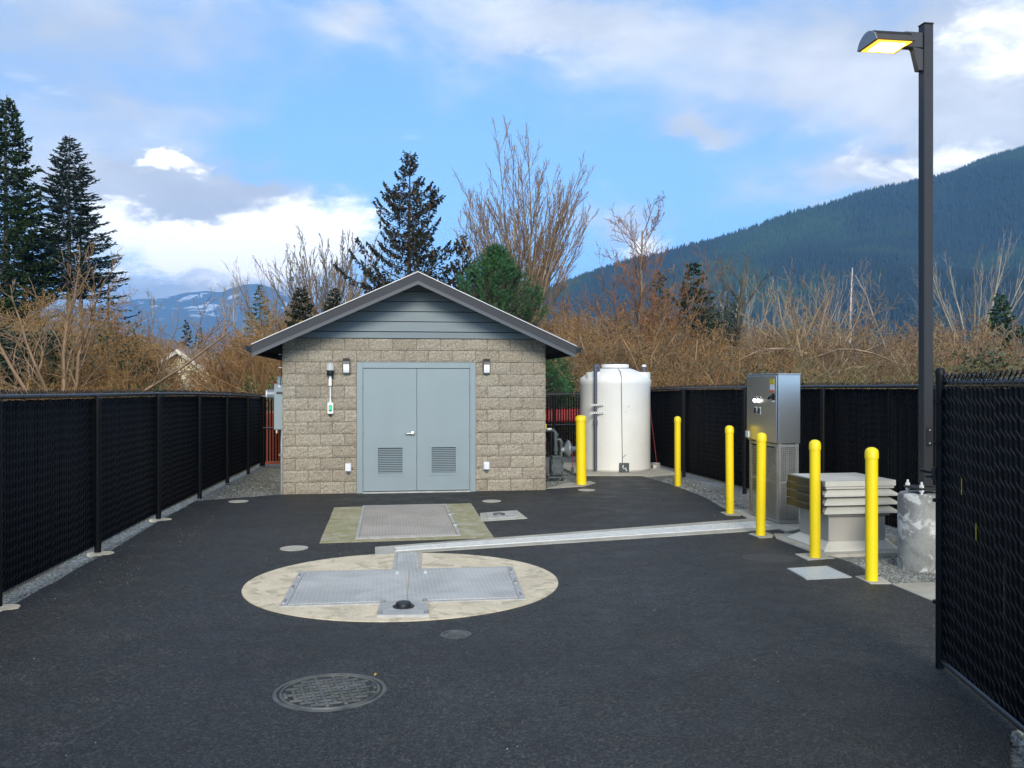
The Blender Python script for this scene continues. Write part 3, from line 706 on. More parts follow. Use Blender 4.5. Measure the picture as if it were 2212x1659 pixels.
mb = MB(); mb.tube([(0, -.05, .095), (0, -.05, .37)], .012, 10); mb.lathe([(.02, .095), (.02, .13)], 12, (0, -.05, 0)); mb.lathe([(.018, .33), (.018, .37)], 12, (0, -.05, 0)); mb.build('conduit', M['white_pl'], e)
mb = MB(); mb.lathe([(.018, -.125), (.024, -.10), (.024, -.094)], 12, (0, -.04, 0)); mb.build('gland', M['black'], e)
for x, lab in ((1.06, 'small grey weatherproof outlet low on the wall left of the door'), (3.38, 'small grey weatherproof outlet low on the wall right of the door')):
    e = empty('outlet_cover', bw(x, -.03, .44), ROT); tag(e, lab, 'outlet', group='weatherproof outlets beside the door')
    mb = MB(); mb.box(-.05, .05, -.02, .01, -.07, .07, .006); mb.build('base', M['white_pl'], e)
    mb = MB(); mb.prismX([(-.02, .07), (-.06, .062), (-.085, .03), (-.085, -.055), (-.02, -.07)], -.043, .043); mb.build('lid', mat('outlet_lid', (.68, .68, .70), .35), e)
    mb = MB(); mb.box(-.02, .02, -.07, -.03, -.095, -.068); mb.build('plug', M['gas'], e)

# electric service on the left side wall
e = empty('electric_cabinet', bw(-.02, .32, 1.06), ROT); tag(e, 'tall grey electric service box on the left side wall of the building', 'electric box')
mb = MB(); mb.box(-.17, 0, 0, .5, 0, .78, .006); mb.build('box', M['elec'], e)
mb = MB(); mb.box(-.12, -.02, .02, .4, .782, .9, .006); mb.build('upper_box', M['elec'], e)
mb = MB(); mb.box(-.13, -.03, -.004, .0, .60, .64); mb.build('nameplate', M['black'], e)
mb = MB(); mb.box(-.10, -.06, -.004, .0, .72, .75); mb.build('sticker', M['label_w'], e)
mb = MB(); mb.tube([(-.13, .03, 0), (-.13, .03, -.06)], .012, 8); mb.build('ground_fitting', M['white_pl'], e)
e = empty('electric_meter', bw(-.19, .5, 1.66), ROT); tag(e, 'round glass electric meter sticking out of the grey service box', 'electric meter')
mb = MB(); mb.lathe([(.085, 0), (.085, -.03), (.08, -.1), (.078, -.13)][::-1], 20, (0, 0, 0), 'x'); mb.build('body', M['gas_light'], e, True)
mb = MB(); mb.lathe([(.07, -.131), (.066, -.15), (.03, -.155)][::-1], 20, (0, 0, 0), 'x'); mb.build('glass', M['glass'], e, True)
e = empty('red_beacon', bw(-.21, .7, 1.82), ROT); tag(e, 'small red lamp beside the grey electric service box', 'beacon')
mb = MB(); mb.lathe([(.035, -.04), (.038, .0), (.034, .03), (.015, .045)], 14); mb.build('lens', M['red'], e, True)
mb = MB(); mb.box(-.02, .2, -.015, .015, -.06, -.035); mb.build('bracket', M['black'], e)
e = empty('electric_conduit', bw(-.04, .12, 0), ROT); tag(e, 'vertical grey conduit pipe at the left corner of the building', 'conduit')
mb = MB(); mb.tube([(0, 0, -.02), (0, 0, .85), (-.0, .1, 1.05), (0, .25, 1.08)], .024, 12); mb.build('pipe', M['gas_light'], e, True)
mb = MB(); mb.lathe([(.031, .62), (.031, .68)], 12); mb.box(-.05, .035, -.01, .01, .64, .66); mb.build('clamp', M['gas_light'], e)
# cable with clips under the eave corner
e = empty('corner_cable', bw(-.05, .05, 1.8), ROT); tag(e, 'thin dark cable on standoffs under the left eave', 'cable')
mb = MB(); mb.tube([(0, 0, 0), (.01, 0, .3), (0, 0, .68)], .008, 6); mb.build('cable', M['black'], e)
for z in (.3, .52):
    mb = MB(); mb.box(-.03, .03, -.006, .006, z, z+.012); mb.build('standoff', M['white_pl'], e)

# ------------------------------------------------------------------ fences
def fence(name, path, lab, pitch=.058, row=.042, slatw=.055, side=1, bot=.05, wire_r=.0026, posts=True, post_r=.036, post_skip=()):
    """path: list of (x, y, top). side = +1: yard lies to the right of the path direction"""
    e = empty(name, (path[0][0], path[0][1], 0)); tag(e, lab, 'fence')
    P = [np.array(p[:2], float) for p in path]; T = [p[2] for p in path]; O = P[0].copy()
    cum = [0.0]
    for i in range(len(P)-1): cum.append(cum[-1]+np.linalg.norm(P[i+1]-P[i]))
    cum = np.array(cum); L = cum[-1]
    def at(s):
        s = np.clip(s, 0, L); x = np.interp(s, cum, [p[0] for p in P])-O[0]; y = np.interp(s, cum, [p[1] for p in P])-O[1]
        i = np.clip(np.searchsorted(cum, s, side='right')-1, 0, len(P)-2)
        d = np.array([(P[k+1]-P[k])/np.linalg.norm(P[k+1]-P[k]) for k in range(len(P)-1)])[i]
        nrm = np.stack([d[..., 1], -d[..., 0]], -1)*side      # towards the yard
        return x, y, nrm, np.interp(s, cum, T)
    # slats
    ns = int(L/pitch); sc = (np.arange(ns)+.5)*pitch
    V = []; wv = slatw/2*rng.uniform(.93, 1.0, ns); tw = rng.normal(0, .0012, ns)
    for ds, tt in ((-1, -1), (1, -1), (1, 1), (-1, 1)):
        for top in (0, 1):
            x, y, nr, tp = at(sc+ds*wv); off = tt*.003+tw*ds
            z = np.where(top == 1, tp-.045+rng.normal(0, .004, ns), bot+.02); V.append(np.stack([x+nr[:, 0]*off, y+nr[:, 1]*off, z], 1))
    V = np.stack(V, 1).reshape(-1, 3)
    fc = np.array([[0, 2, 3, 1], [2, 4, 5, 3], [4, 6, 7, 5], [6, 0, 1, 7], [1, 3, 5, 7]])
    np_mesh('privacy_slats', V, (fc[None]+(np.arange(ns)*8)[:, None, None]).reshape(-1, 4), M['slat'], e)
    # chain link wire
    nr_ = int((max(T)-bot)/row)+1; segs = []
    i = np.arange(ns+1)[:, None]; k = np.arange(nr_+1)[None]
    s = i*pitch+np.where(k % 2 == 0, -1, 1)*pitch*.52; x, y, nn_, tp = at(s.ravel())
    zz = (bot+(k/nr_)*(tp.reshape(s.shape)+.035-bot))+rng.normal(0, .010, (ns+1, 1)); s = s+0
    x = x.reshape(s.shape); y = y.reshape(s.shape); nx = nn_[:, 0].reshape(s.shape); ny = nn_[:, 1].reshape(s.shape)
    for kk in range(nr_):
        o0 = .007 if kk % 2 == 0 else -.006; 
        a = np.stack([x[:, kk]+nx[:, kk]*o0, y[:, kk]+ny[:, kk]*o0, zz[:, kk]], 1)
        b = np.stack([x[:, kk+1]+nx[:, kk+1]*o0, y[:, kk+1]+ny[:, kk+1]*o0, zz[:, kk+1]], 1)
        segs.append(np.hstack([a, b, np.full((len(a), 2), wire_r)]))
        if kk % 2 == 0:        # the visible twist where the wire turns around its neighbour
            c_ = b.copy(); c_[:, 2] += .012; d_ = b.copy(); d_[:, 0] -= nx[:, kk+1]*.012; d_[:, 1] -= ny[:, kk+1]*.012; d_[:, 2] += .004
            segs.append(np.hstack([b, d_, np.full((len(a), 2), wire_r)]))
    # twisted barbs on top
    sb = i[:, 0]*pitch
    for ds in (-pitch*.55, pitch*.55):
        x0, y0, n_, tp = at(sb-ds*.45); x1, y1, _, _ = at(sb+ds)
        segs.append(np.hstack([np.stack([x0, y0, tp+.005], 1), np.stack([x1, y1, tp+.05+rng.normal(0, .004, len(sb))], 1), np.full((len(sb), 2), wire_r*1.3)]))
    V, Fc = seg_arrays(np.concatenate(segs), 3); np_mesh('chain_link', V, Fc, M['wire'], e)
    # rails
    def line(z_of, r, nm, ties=False):
        mb = MB(); pts = []
        for j in range(len(P)):
            n_ = at(np.array([cum[j]]))[2][0]; pts.append((P[j][0]-O[0]+n_[0]*.025, P[j][1]-O[1]+n_[1]*.025, z_of(T[j])))
        mb.tube(pts, r, 10)
        if ties:
            for q in np.arange(.25, L, .38):
                x_, y_, n_, t_2 = at(np.array([q])); x_, y_, n_, t_2 = x_[0], y_[0], n_[0], t_2[0]
                d = np.array([-n_[1], n_[0]]); cx, cy, cz = x_+n_[0]*.025, y_+n_[1]*.025, z_of(t_2)
                mb.tube([(cx-d[0]*.004, cy-d[1]*.004, cz), (cx+d[0]*.004, cy+d[1]*.004, cz)], r+.004, 10)
        mb.build(nm, M['rail'], e, True)
    line(lambda t: t-.01, .021, 'top_rail', True); line(lambda t: bot+.03, .005, 'bottom_wire')
    if posts:
        for j in range(len(P)):
            if j in post_skip: continue
            n_ = at(np.array([cum[j]]))[2][0]; px_, py_ = P[j][0]-O[0]+n_[0]*.055, P[j][1]-O[1]+n_[1]*.055
            mb = MB(); tz = T[j]-.045; mb.lathe([(post_r, -.03), (post_r, tz-.03), (post_r+.004, tz-.03), (post_r+.004, tz), (post_r*.6, tz+.02), (.005, tz+.025)], 14, (px_, py_, 0))
            for z in (.25, .65, 1.05, 1.4): mb.lathe([(post_r+.0035, z), (post_r+.0035, z+.014)], 14, (px_, py_, 0))
            mb.build('post', M['vinyl'], e, True)
    return e
LF = [(-4.02, 5.05, 1.76), (-4.30, 7.42, 1.745), (-4.56, 9.78, 1.725), (-4.85, 12.2, 1.71), (-5.09, 14.5, 1.68), (-5.31, 16.6, 1.64), (-5.48, 18.5, 1.60), (-5.66, 20.3, 1.55)]
fence('chain_link_fence', LF, 'long black slatted chain-link fence along the left side of the yard')
BF = [(-5.66, 20.3, 1.56), (-3.5, 20.75, 1.56), (-1.1, 21.25, 1.57), (1.0, 21.7, 1.58), (3.05, 22.15, 1.6)]
fence('chain_link_fence', BF, 'black slatted chain-link fence with see-through gaps across the back of the yard', slatw=.036, pitch=.065)
e_b = [o for o in bpy.data.objects if o.name.startswith('chain_link_fence')][-1]
mb = MB(); mb.tube([(p[0]+5.66+.02, p[1]-20.3-.03, .84) for p in BF], .02, 8); mb.build('middle_rail', M['rail'], e_b, True)
RF = [(3.05, 22.15, 1.62), (3.06, 20.4, 1.70), (3.47, 17.9, 1.755), (3.98, 15.2, 1.79), (4.44, 12.7, 1.81), (4.86, 10.2, 1.825), (5.2, 7.9, 1.84), (5.5, 5.6, 1.85)]
fence('chain_link_fence', RF, 'long black slatted chain-link fence along the right side of the yard')
# concrete footings at the fence posts
for k, (x, y) in enumerate(((-4.30, 7.42), (-4.56, 9.78), (-4.85, 12.2))):
    fan_disc('post_footing', (x+.10, y-.02), .14, .10, -.06, .009, M['pad'], ('pale concrete blob at the foot of the nearest left fence post', 'pale concrete blob at the foot of the second left fence post', 'pale concrete blob at the foot of the third left fence post')[k], 'footing', .1, 20, .12)
mb = MB(); mb.add([(0, 0, 0), (.10, .02, .01), (.13, -.06, .035), (.03, -.05, .02)], [(0, 1, 2, 3)]); o = mb.build('paper_scrap', M['label_w']); o.location = (D(487, 1046)[0], D(487, 1046)[1], gz+.02); tag(o, 'pale scrap of paper on the gravel by the left fence', 'litter')

# open gate leaf
GA = (2.79, 5.84); GB = (2.40, 2.25)
gt_e = fence('gate_leaf', [(GA[0], GA[1], 1.86), (GB[0], GB[1], 1.88)], 'black slatted chain-link gate leaf standing open at the right edge', side=-1, bot=.03, pitch=.066, row=.046, slatw=.058, wire_r=.0034, posts=False)
gt_e['category'] = 'gate'
for o in list(gt_e.children):
    if o.name.startswith('bottom_wire'): o.name = 'bottom_rail'
gd = Vector((GB[0]-GA[0], GB[1]-GA[1])); 
mb = MB(); mb.lathe([(.027, .0), (.027, 1.90), (.032, 1.90), (.032, 1.925), (.022, 1.945), (.004, 1.952)], 16, (-.012, .0, 0))
for z in (.42, 1.08, 1.45, 1.72): mb.lathe([(.028, z), (.028, z+.02)], 14, (-.03, 0, 0)); mb.box(-.03, .02, -.03, -.022, z, z+.02)
mb.build('end_post', M['vinyl'], gt_e, True)
mb = MB(); mb.tube([(gd.x-.02, gd.y, .0), (gd.x-.02, gd.y, 1.9)], .035, 14); mb.build('hinge_post', M['vinyl'], gt_e, True)
mb = MB(); mb.tube([(-.05, .02, 1.27), (-.09, .03, 1.275), (-.13, .03, 1.285)], [.009, .012, .008], 8); mb.box(-.10, -.02, .0, .02, 1.235, 1.25); mb.tube([(-.05, .01, 1.22), (-.05, .01, 1.30)], .012, 8); mb.build('latch', M['black'], gt_e)
mb = MB(); mb.tube([(0, 0, .05), (gd.x, gd.y, .05)], .02, 10); mb.build('lower_rail', M['rail'], gt_e, True)
for s_, z_ in ((.10, 1.22), (.16, .98)):
    mb = MB(); q = gd*s_; nrm = Vector((gd.y, -gd.x)).normalized(); nrm = nrm if nrm.x < 0 else -nrm
    q = q+nrm*.012; mb.box(q.x-.001, q.x+.001, q.y-.0022, q.y+.0022, z_-.05, z_+.05); mb.build('yellow_tie', M['label_y'], gt_e)

# ------------------------------------------------------------------ bollards
def bollard(x, yb, r, lab):
    yb_p = D(x, yb); e = empty('yellow_bollard', yb_p); tag(e, lab, 'bollard', group='yellow bollards on the right side of the yard'); e.rotation_euler = (math.radians(random.uniform(-.5, .5)), math.radians(random.uniform(-.5, .5)), random.random()*6)
    H = 1.245 if r < .08 else 1.26
    mb = MB(); mb.lathe([(r, -.02), (r, .02), (r, H-.09)], 28); mb.build('post', M['yellow'], e, True)
    mb = MB(); rc = r*1.11; mb.lathe([(rc, H-.10), (rc, H-.045), (rc*.97, H-.04), (rc*.97, H-.03), (rc*.8, H-.012), (rc*.45, H+.002), (.004, H+.006)], 28); mb.build('cap', M['yellow'], e, True)
    return e
bollard(1256, 1047, .092, 'thick yellow bollard between the gas meter and the white tank')
bollard(1464, 1049, .056, 'slim yellow bollard right of the white tank, in front of the fence')
bollard(1577, 1110, .056, 'slim yellow bollard just left of the steel control cabinet')
bollard(1643, 1157, .056, 'slim yellow bollard standing in front of the steel control cabinet')
bollard(1761, 1205, .055, 'slim yellow bollard in front of the left half of the beige vent')
bollard(1883, 1255, .056, 'slim yellow bollard nearest the camera, in front of the right half of the beige vent')
def pad_poly(pts, lab): slab('bollard_footing', pts, .0075, .1, M['concrete'], lab, 'footing', sub=.12, jitter=.008)
pad_poly([D(1180, 1056)[:2], D(1262, 1051)[:2], D(1287, 1044)[:2], D(1275, 1040)[:2], D(1225, 1044)[:2]], 'concrete footing of the thick yellow bollard')
pad_poly([D(1556, 1107)[:2], D(1570, 1114)[:2], D(1598, 1115)[:2], D(1608, 1110)[:2], D(1590, 1104)[:2]], 'concrete footing of the bollard left of the steel cabinet')
pad_poly([D(1617, 1154)[:2], D(1640, 1163)[:2], D(1668, 1162)[:2], D(1672, 1157)[:2], D(1650, 1149)[:2]], 'concrete footing of the bollard in front of the steel cabinet')
pad_poly([D(1717, 1198)[:2], D(1745, 1211)[:2], D(1803, 1207)[:2], D(1778, 1199)[:2], D(1745, 1196)[:2]], 'concrete footing of the bollard before the beige vent')
pad_poly([D(1847, 1246)[:2], D(1880, 1262)[:2], D(1925, 1262)[:2], D(1905, 1248)[:2], D(1870, 1244)[:2]], 'concrete footing of the nearest yellow bollard')

# ------------------------------------------------------------------ steel control cabinet
cb = empty('control_cabinet', (3.46, 11.70, .012), ROT+math.radians(1.5)); tag(cb, 'stainless steel control cabinet on a perforated stand by the right fence', 'control cabinet')
WX, DY = .31, .93
mb = MB(); mb.box(0, WX, 0, DY, 1.05, 1.945, .004); mb.box(-.006, WX+.006, -.006, DY+.006, 1.946, 1.962, .003); mb.build('enclosure', M['steel'], cb)
mb = MB(); mb.box(-.022, -.004, .012, DY-.01, 1.065, 1.935, .004); dr = mb.build('door', M['steel'], cb)
def on_door(mb_fn, nm, m): 
    mb = MB(); mb_fn(mb); return mb.build(nm, m, dr)
on_door(lambda m_: m_.box(-.0245, -.0222, .07, .19, 1.82, 1.89), 'warning_label', M['label_y'])
on_door(lambda m_: [m_.box(-.0252, -.0246, .085, .175, 1.83+.016*k, 1.834+.016*k) for k in range(4)], 'label_text', M['black'])
on_door(lambda m_: m_.box(-.0245, -.0222, .07, .19, 1.745, 1.818), 'information_label', M['label_w'])
on_door(lambda m_: m_.box(-.0245, -.0222, .07, .20, 1.715, 1.743), 'danger_label', M['label_r'])
on_door(lambda m_: (m_.box(-.03, -.022, .06, .13, 1.61, 1.70, .004), m_.tube([(-.03, .09, 1.66), (-.05, .11, 1.66), (-.055, .17, 1.63)], [.022, .02, .014], 8)), 'switch_handle', M['black'])
on_door(lambda m_: m_.box(-.027, -.022, .07, .15, 1.59, 1.615), 'switch_plate', M['label_w'])
for yy in (.50, .62):
    on_door(lambda m_: m_.box(-.026, -.022, yy-.035, yy+.035, 1.565, 1.655), 'lamp_bezel', M['galv'])
    on_door(lambda m_: m_.box(-.030, -.0262, yy-.018, yy+.018, 1.61, 1.65), 'lamp_socket', M['black'])
    on_door(lambda m_: m_.lathe([(.026, -.026), (.026, -.045), (.016, -.056), (.003, -.058)][::-1], 16, (0, yy+.012, 1.60), 'x'), 'pilot_lamp', emit('pilot_light', (1, .97, .9), 2.5))
    on_door(lambda m_: m_.box(-.026, -.022, yy-.03, yy+.03, 1.415, 1.515), 'selector_plate', M['galv'])
    on_door(lambda m_: m_.box(-.045, -.0262, yy-.016, yy+.02, 1.425, 1.50, .003), 'selector_switch', M['black'])
on_door(lambda m_: m_.box(-.035, -.018, DY-.09, DY-.0, 1.08, 1.17, .003), 'hasp', M['galv'])
# stand: frame posts and perforated panels
s0 = .015
mb = MB()
for x0 in (s0, WX-s0-.035):
    for y0 in (s0, DY-s0-.035): mb.box(x0, x0+.035, y0, y0+.035, 0, 1.049)
for z in (.01, .52, 1.0):
    mb.box(s0+.035, WX-s0-.035, s0+.002, s0+.03, z, z+.035); mb.box(s0+.002, s0+.03, s0+.035, DY-s0-.035, z, z+.035); mb.box(WX-s0-.03, WX-s0-.002, s0+.035, DY-s0-.035, z, z+.035)
mb.build('stand_frame', M['steel_dull'], cb)
def perf_panel(u0, u1, z0, z1, place, hs=.026, r=.0095, n=6, slots=False):
    """sheet with real holes: each hex cell is a ring of quads"""
    mb = MB()
    if slots:
        z = z0
        while z < z1-.012:
            mb.add([place(u0, 0, z), place(u1, 0, z), place(u1, 0, z+.010), place(u0, 0, z+.010), place(u0, -.003, z), place(u1, -.003, z), place(u1, -.003, z+.010), place(u0, -.003, z+.010)],
                   [(0, 1, 2, 3), (7, 6, 5, 4), (0, 4, 5, 1), (3, 2, 6, 7)]); z += .021
        u = u0
        while u < u1:
            mb.add([place(u, .001, z0), place(u+.008, .001, z0), place(u+.008, .001, z1), place(u, .001, z1)], [(0, 1, 2, 3)]); u += .085
        return mb
    nu = int((u1-u0)/hs); hh = hs*.88; nz = int((z1-z0)/hh)
    su = (u1-u0)/nu; sz = (z1-z0)/nz
    for i in range(nu):
        for j in range(nz):
            cu, cz = u0+(i+.5)*su, z0+(j+.5)*sz; sh = (su*.25 if j % 2 else -su*.25)
            vs = []
            sq = [(-su/2, -sz/2), (0, -sz/2), (su/2, -sz/2), (su/2, 0), (su/2, sz/2), (0, sz/2), (-su/2, sz/2), (-su/2, 0)]
            for a, b in sq: vs.append(place(cu+a, 0, cz+b))
            for k in range(8):
                t = math.radians(225+45*k); vs.append(place(cu+sh*.6+r*math.cos(t), 0, cz+r*math.sin(t)))
            mb.add(vs, [(k, (k+1) % 8, 8+(k+1) % 8, 8+k) for k in range(8)])
    return mb
perf_panel(s0+.035, WX-s0-.035, .045, .52, lambda u, t, z: (u, s0+.012-t, z)).build('perforated_panel', M['steel_dull'], cb)
perf_panel(s0+.035, WX-s0-.035, .555, 1.0, lambda u, t, z: (u, s0+.012-t, z)).build('perforated_panel', M['steel_dull'], cb)
perf_panel(s0+.07, DY-s0-.07, .06, .98, lambda u, t, z: (s0+.004-t, u, z), slots=True).build('slotted_panel', M['steel_dull'], cb)
for ya_, yb_ in ((s0+.035, s0+.07), (DY-s0-.07, DY-s0-.035)): mb = MB(); mb.box(s0-.004, s0+.002, ya_, yb_, .045, 1.0); mb.build('panel_border', M['steel_dull'], cb)
mb = MB(); mb.box(WX-s0-.004, WX-s0, s0+.035, DY-s0-.035, .04, 1.0); mb.build('back_panel', M['steel_dull'], cb)
mb = MB(); mb.tube([(.15, .3, 0), (.15, .3, .6), (.15, .5, .75), (.15, .5, 1.04)], .03, 10); mb.tube([(.2, .15, 0), (.2, .15, 1.04)], .02, 8); mb.build('inner_conduit', M['gas_light'], cb, True)

# ------------------------------------------------------------------ beige louvered vent
vt = empty('roof_type_vent', (3.40, 9.80, .01), ROT+math.radians(1)); vt.name = 'louvered_vent'; tag(vt, 'beige square louvered exhaust vent on a curb between the cabinet and light pole', 'vent')
A = .90
mb = MB()
o0, o1 = 0.0, .13
vs = [(0, 0, 0), (A, 0, 0), (A, A, 0), (0, A, 0), (0, 0, .018), (A, 0, .018), (A, A, .018), (0, A, .018), (o1, o1, .10), (A-o1, o1, .10), (A-o1, A-o1, .10), (o1, A-o1, .10)]
mb.add(vs, [(0, 1, 5, 4), (1, 2, 6, 5), (2, 3, 7, 6), (3, 0, 4, 7), (4, 5, 9, 8), (5, 6, 10, 9), (6, 7, 11, 10), (7, 4, 8, 11), (8, 9, 10, 11)]); mb.build('flashing', M['beige'], vt)
mb = MB(); q = .112; mb.box(q, A-q, q, A-q, .09, .37, .004); mb.build('curb', M['beige_dk'], vt)
mb = MB(); mb.box(.075, A-.075, .075, A-.075, .371, .405, .004); mb.build('collar', M['beige_dk'], vt)
mb = MB(); mb.box(.14, A-.14, .14, A-.14, .40, .70); mb.build('core', M['dark_hole'], vt)
def louver_ring(z, out_, inn, hgt):
    mb = MB(); a = -out_; b = A+out_; c_ = inn; d = A-inn; t = .010
    vs = [(a, a, z), (b, a, z), (b, b, z), (a, b, z), (a, a, z+.022), (b, a, z+.022), (b, b, z+.022), (a, b, z+.022), (c_, c_, z+hgt), (d, c_, z+hgt), (d, d, z+hgt), (c_, d, z+hgt),
          (c_, c_, z+hgt-t), (d, c_, z+hgt-t), (d, d, z+hgt-t), (c_, d, z+hgt-t), (a+.006, a+.006, z), (b-.006, a+.006, z), (b-.006, b-.006, z), (a+.006, b-.006, z)]
    fs = []
    for k in range(4):
        n = (k+1) % 4; fs += [(k, n, 4+n, 4+k), (4+k, 4+n, 8+n, 8+k), (8+k, 8+n, 12+n, 12+k), (12+k, 12+n, 16+n, 16+k), (16+k, 16+n, n, k)]
    mb.add(vs, fs); return mb
for z in (.405, .50, .595): louver_ring(z, -.012, .10, .085).build('louver_blade', M['beige'], vt)
mb = MB(); mb.box(.045, A-.045, .045, A-.045, .675, .70, .003); mb.build('top_lip', M['beige'], vt)
mb = MB(); mb.box(.03, A-.03, .03, A-.03, .701, .765, .005)
mb.add([(.03, .03, .766), (A-.03, .03, .766), (A-.03, A-.03, .766), (.03, A-.03, .766), (.3, .3, .785), (A-.3, .3, .785), (A-.3, A-.3, .785), (.3, A-.3, .785)], [(0, 1, 5, 4), (1, 2, 6, 5), (2, 3, 7, 6), (3, 0, 4, 7), (4, 5, 6, 7)])
mb.build('cover', M['beige'], vt)
mb = MB()
for z in (.41, .505, .60): mb.prismY([(-.012, z), (-.012, z+.06), (-.004, z+.085), (-.004, z)], .03, A-.03)
mb.box(-.008, .0, .05, A-.05, .69, .76); mb.build('side_louvers', mat('side_dark_reflection', (.05, .05, .05), .30, .6), vt)  # left faces only: the dark reflection is put into their colour
for x in (.08, .45, .82):
    mb = MB(); mb.lathe([(.012, .02), (.012, .032), (.004, .036)], 8, (x, .02, .0)); mb.build('screw', M['beige'], vt)

# ------------------------------------------------------------------ light pole
LP = Vector((4.16, 9.05, 0)); lp = empty('light_pole', LP, ROT); tag(lp, 'tall dark square light pole with a lit lamp head on a round concrete pedestal', 'light pole')
mb = MB(); mb.lathe([(.262, -.05), (.262, .70), (.25, .735), (.235, .745), (.01, .75)], 48); mb.build('pedestal', M['pedestal'], lp, True)
mb = MB(); mb.box(-.15, .15, -.15, .15, .79, .812, .004); mb.build('base_plate', M['pole'], lp)
for x in (-.12, .12):
    for y in (-.12, .12):
        mb = MB(); mb.lathe([(.012, .74), (.012, .865), (.004, .87)], 8, (x, y, 0)); mb.lathe([(.024, .768), (.024, .789)], 6, (x, y, 0)); mb.lathe([(.024, .813), (.024, .838)], 6, (x, y, 0)); mb.build('anchor_bolt', M['galv'], lp)
a = .051; PT = 5.44
mb = MB(); mb.box(-a, a, -a, a, .813, PT, .006); mb.build('pole', M['pole'], lp)
mb = MB(); mb.box(-a-.004, a+.004, -a-.004, a+.004, PT+.001, PT+.016, .004); mb.build('top_cap', M['pole'], lp)
mb = MB(); mb.box(-.025, .035, -a-.012, -a-.001, 1.22, 1.41, .006); hh = mb.build('hand_hole_cover', M['black'], lp)
for z in (1.25, 1.38):
    mb = MB(); mb.lathe([(.006, -a-.0145), (.006, -a-.012)], 8, (.005, 0, z), 'y'); mb.build('screw', M['galv'], hh)
# arm + head (pointing to local -x)
mb = MB(); mb.box(-.25, -a-.002, -.04, .04, 5.20, 5.36, .008); mb.prismY([(-a-.002, 5.19), (-a-.002, 4.98), (-.10, 4.98), (-.15, 5.18), (-.17, 5.21)], -.035, .035); mb.build('arm', M['bronze'], lp)
HB = 5.215; x0, x1 = -.62, -.22; yw0, yw1 = -.17, .19
hd = MB(); n = 12
prof = []
for k in range(n+1):
    t = k/n; yv = yw0+(yw1-yw0)*t; hz_ = HB+.012+.115*math.sin(math.pi*min(1, max(0, t)))**.6 if 0 < t < 1 else HB+.012
    prof.append((yv, hz_))
poly = [(yw1, HB), (yw0, HB)] + prof
hd.prismX(poly, x0, x1); hd.build('lamp_head', M['bronze'], lp, False)
mb = MB()
for k in range(16):
    x = x0+.03+k*.0235; pr = [(y, z+.012) for y, z in prof[1:-1]]; mb.prismX([(prof[-2][0], prof[-2][1]-.01), (prof[1][0], prof[1][1]-.01)]+pr, x, x+.007)
mb.build('cooling_fins', M['bronze'], lp)
mb = MB(); mb.prismX([(y, z+.004) if z > HB+.013 else (y, z) for y, z in poly], x0-.012, x0-.001); mb.build('end_cap', mat('end_cap_paint', (.25, .25, .26), .4, .2), lp)
mb = MB(); mb.box(x0+.02, x1-.02, yw0+.02, yw1-.02, HB-.006, HB-.001); mb.build('reflector', emit('amber_reflector', (1.0, .55, .05), 1.6), lp)
mb = MB()
for i in range(5):
    for j in range(4): mb.box(x0+.075+i*.056, x0+.119+i*.056, yw0+.075+j*.058, yw0+.121+j*.058, HB-.011, HB-.0065)
mb.build('led_panel', emit('led', (1, .93, .75), 9), lp)

# ------------------------------------------------------------------ white tank
tk = empty('white_tank', (2.19, 19.12, .03), ROT); tag(tk, 'tall white plastic storage tank with a round lid behind the thick bollard', 'tank')
R = .74
mb = MB(); mb.lathe([(R*.97, 0), (R, .03), (R, 1.2), (R*1.0, 1.75), (R*1.02, 1.80), (R*1.02, 1.87), (R*.985, 1.93), (R*.80, 2.02), (R*.55, 2.10), (R*.44, 2.125), (.01, 2.13)], 64); mb.build('body', M['tank'], tk, True)
mb = MB(); mb.lathe([(.285, 2.10), (.29, 2.12), (.29, 2.20), (.28, 2.215), (.02, 2.22)], 40); mb.build('lid', M['white_pl'], tk, True)
mb = MB(); mb.lathe([(.16, 2.221), (.16, 2.235), (.01, 2.24)], 24); mb.build('lid_vent', M['black'], tk, True)
for x, y in ((-.53, -.25), (.53, -.25)):
    mb = MB(); mb.lathe([(.16, 1.90), (.16, 2.045), (.01, 2.05)], 24, (x, y, 0)); mb.build('fitting_boss', M['tank'], tk, True)
mb = MB(); mb.lathe([(.04, 2.05), (.04, 2.16)], 14, (.56, -.25, 0)); mb.build('vent_pipe', M['pvc'], tk, True)
mb = MB(); mb.lathe([(.045, 2.16), (.048, 2.17), (.046, 2.20), (.01, 2.21)], 14, (.56, -.25, 0)); mb.build('vent_cap', M['white_pl'], tk, True)
mb = MB(); mb.tube([(-.42, -.25, 2.05), (-.42, -.25, 2.13), (-.45, -.27, 2.18), (-.53, -.52, 2.185), (-.562, -.58, 2.15), (-.565, -.59, 1.9), (-.565, -.59, .2), (-.565, -.59, .03)], .036, 14)
mb.lathe([(.045, 2.04), (.045, 2.09)], 14, (-.565, -.59, 0)); mb.lathe([(.046, .95), (.046, 1.05)], 14, (-.565, -.59, 0)); mb.build('fill_pipe', M['pvc'], tk, True)
for z in (1.35, 1.19):
    mb = MB(); mb.box(-.70, -.40, -.65, -.63, z, z+.04)
    mb.build('pipe_bracket', M['galv'], tk)
    mb = MB(); 
    for k in range(6): mb.box(-.69+k*.048, -.665+k*.048, -.654, -.651, z+.012, z+.028)
    mb.build('bracket_slot', M['black'], tk)
